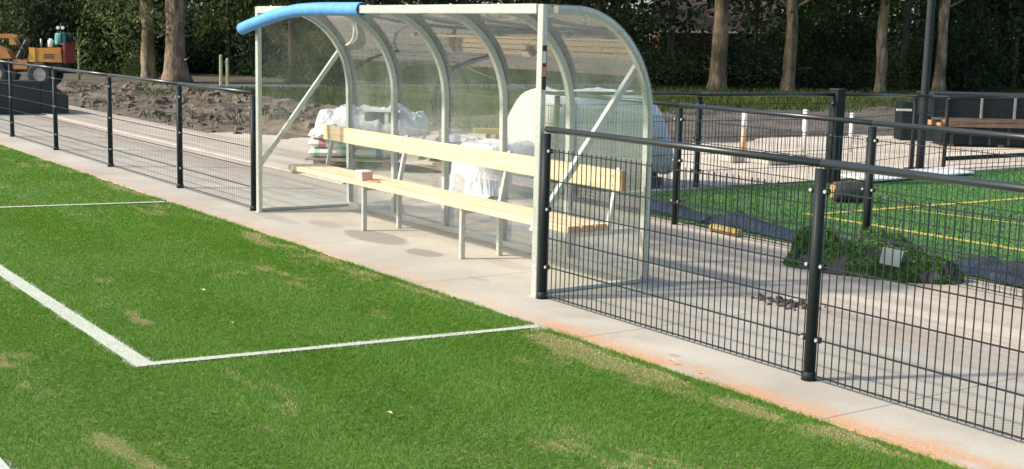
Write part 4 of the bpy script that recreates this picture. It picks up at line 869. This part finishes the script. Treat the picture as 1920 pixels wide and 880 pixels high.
part_l(lambda b: b.bar((-1.42, -.435, .82), (-1.12, -.435, 1.36), .03, .05), 'ram', M['steel'])
part_l(lambda b: (b.box((-.6, -.25, 1.17), (-.2, .25, 1.27)), b.bar((-.2, 0, 1.2), (-.12, 0, 1.6), .1, .45)), 'seat', M['black'])
part_l(lambda b: b.tube([(-.12, -.3, 1.3), (-.12, -.3, 1.85), (-.12, .3, 1.85), (-.12, .3, 1.3)], .022, 6), 'roll_bar', M['black'], 0)
for yy, xx in ((-.3, -.2), (-.3, -.06)): part_l(lambda b: b.tube([(xx, yy-.05, 1.73), (xx, yy+.01, 1.73)], .05, 10), 'work_lamp', M['lampglass'], 0)
part_l(lambda b: b.tube([(-.75, -.2, 1.12), (-.75, -.2, 1.4)], .03, 8), 'exhaust', M['steel'], 0)
part_l(lambda b: [b.box((-.6, -.456, .84+.05*k), (-.3, -.451, .865+.05*k)) for k in range(3)], 'grille', M['black'], 0)
part_l(lambda b: b.tube([(-1.3, -.44, .78), (-1.22, -.5, 1.0), (-1.36, -.48, 1.25), (-1.5, -.4, 1.4)], .018, 6), 'hose', M['rubber'], 0)
part_l(lambda b: b.tube([(-1.25, -.44, .76), (-1.1, -.5, .95), (-1.2, -.48, 1.2), (-1.45, -.4, 1.42)], .018, 6), 'hose', M['rubber'], 0)
part_l(lambda b: b.box((-1.35, -.52, .38), (-.95, -.36, .41)), 'step', M['steel'], 0)
for xx in (-.72, -2.0):
    for yy in (-.42, .42):
        b = MB(); prw = [(0.13, .2), (.13, .3), (.09, .355), (-.09, .355), (-.13, .3), (-.13, .2)]; n = 26; vs = []
        for k in range(n):
            a_ = 2*math.pi*k/n; rk = 1+.02*(k % 2); vs += [(xx+q[1]*rk*math.cos(a_), yy+q[0], .36+q[1]*rk*math.sin(a_)) for q in prw]
        b._add(vs, [(k*6+j, k*6+(j+1) % 6, ((k+1) % n)*6+(j+1) % 6, ((k+1) % n)*6+j) for k in range(n) for j in range(6)]); wh = b.build('tyre', M['rubber'], L, local=True)
        b = MB(); b.tube([(xx, yy-.1, .36), (xx, yy+.1, .36)], .2, 16); b.build('rim', M['steel'], L, local=True)
# teal jacket and white can on the loader
rot = np.array([.568, .823]); dep_ = np.array([-.823, .568])
def lpt(a, c): return np.array([x, y])+rot*a+dep_*c
p = lpt(-.2, -.15); b = MB()
o = link('jacket', fastmesh('jacket', *(lambda V, Fa: (V, Fa))(*drape('j', -.16, .16, -.14, .14, .3, .02, None, e=2.2, seed=4)), [M['teal']], smooth=True)); o.location = (p[0], p[1], 1.22); o.rotation_euler = (0, 0, RZ2); tag(o, 'teal jacket heaped on the seat of the yellow loader', 'jacket')
md = o.modifiers.new('thickness', 'SOLIDIFY'); md.thickness = .012
p = lpt(-.47, -.2); b = MB(); b.tube([(p[0], p[1], 1.11), (p[0], p[1], 1.3), (p[0], p[1], 1.36)], [.085, .085, .03], 12); tag(b.build('canister', M['white']), 'white canister standing on the hood of the yellow loader', 'canister')
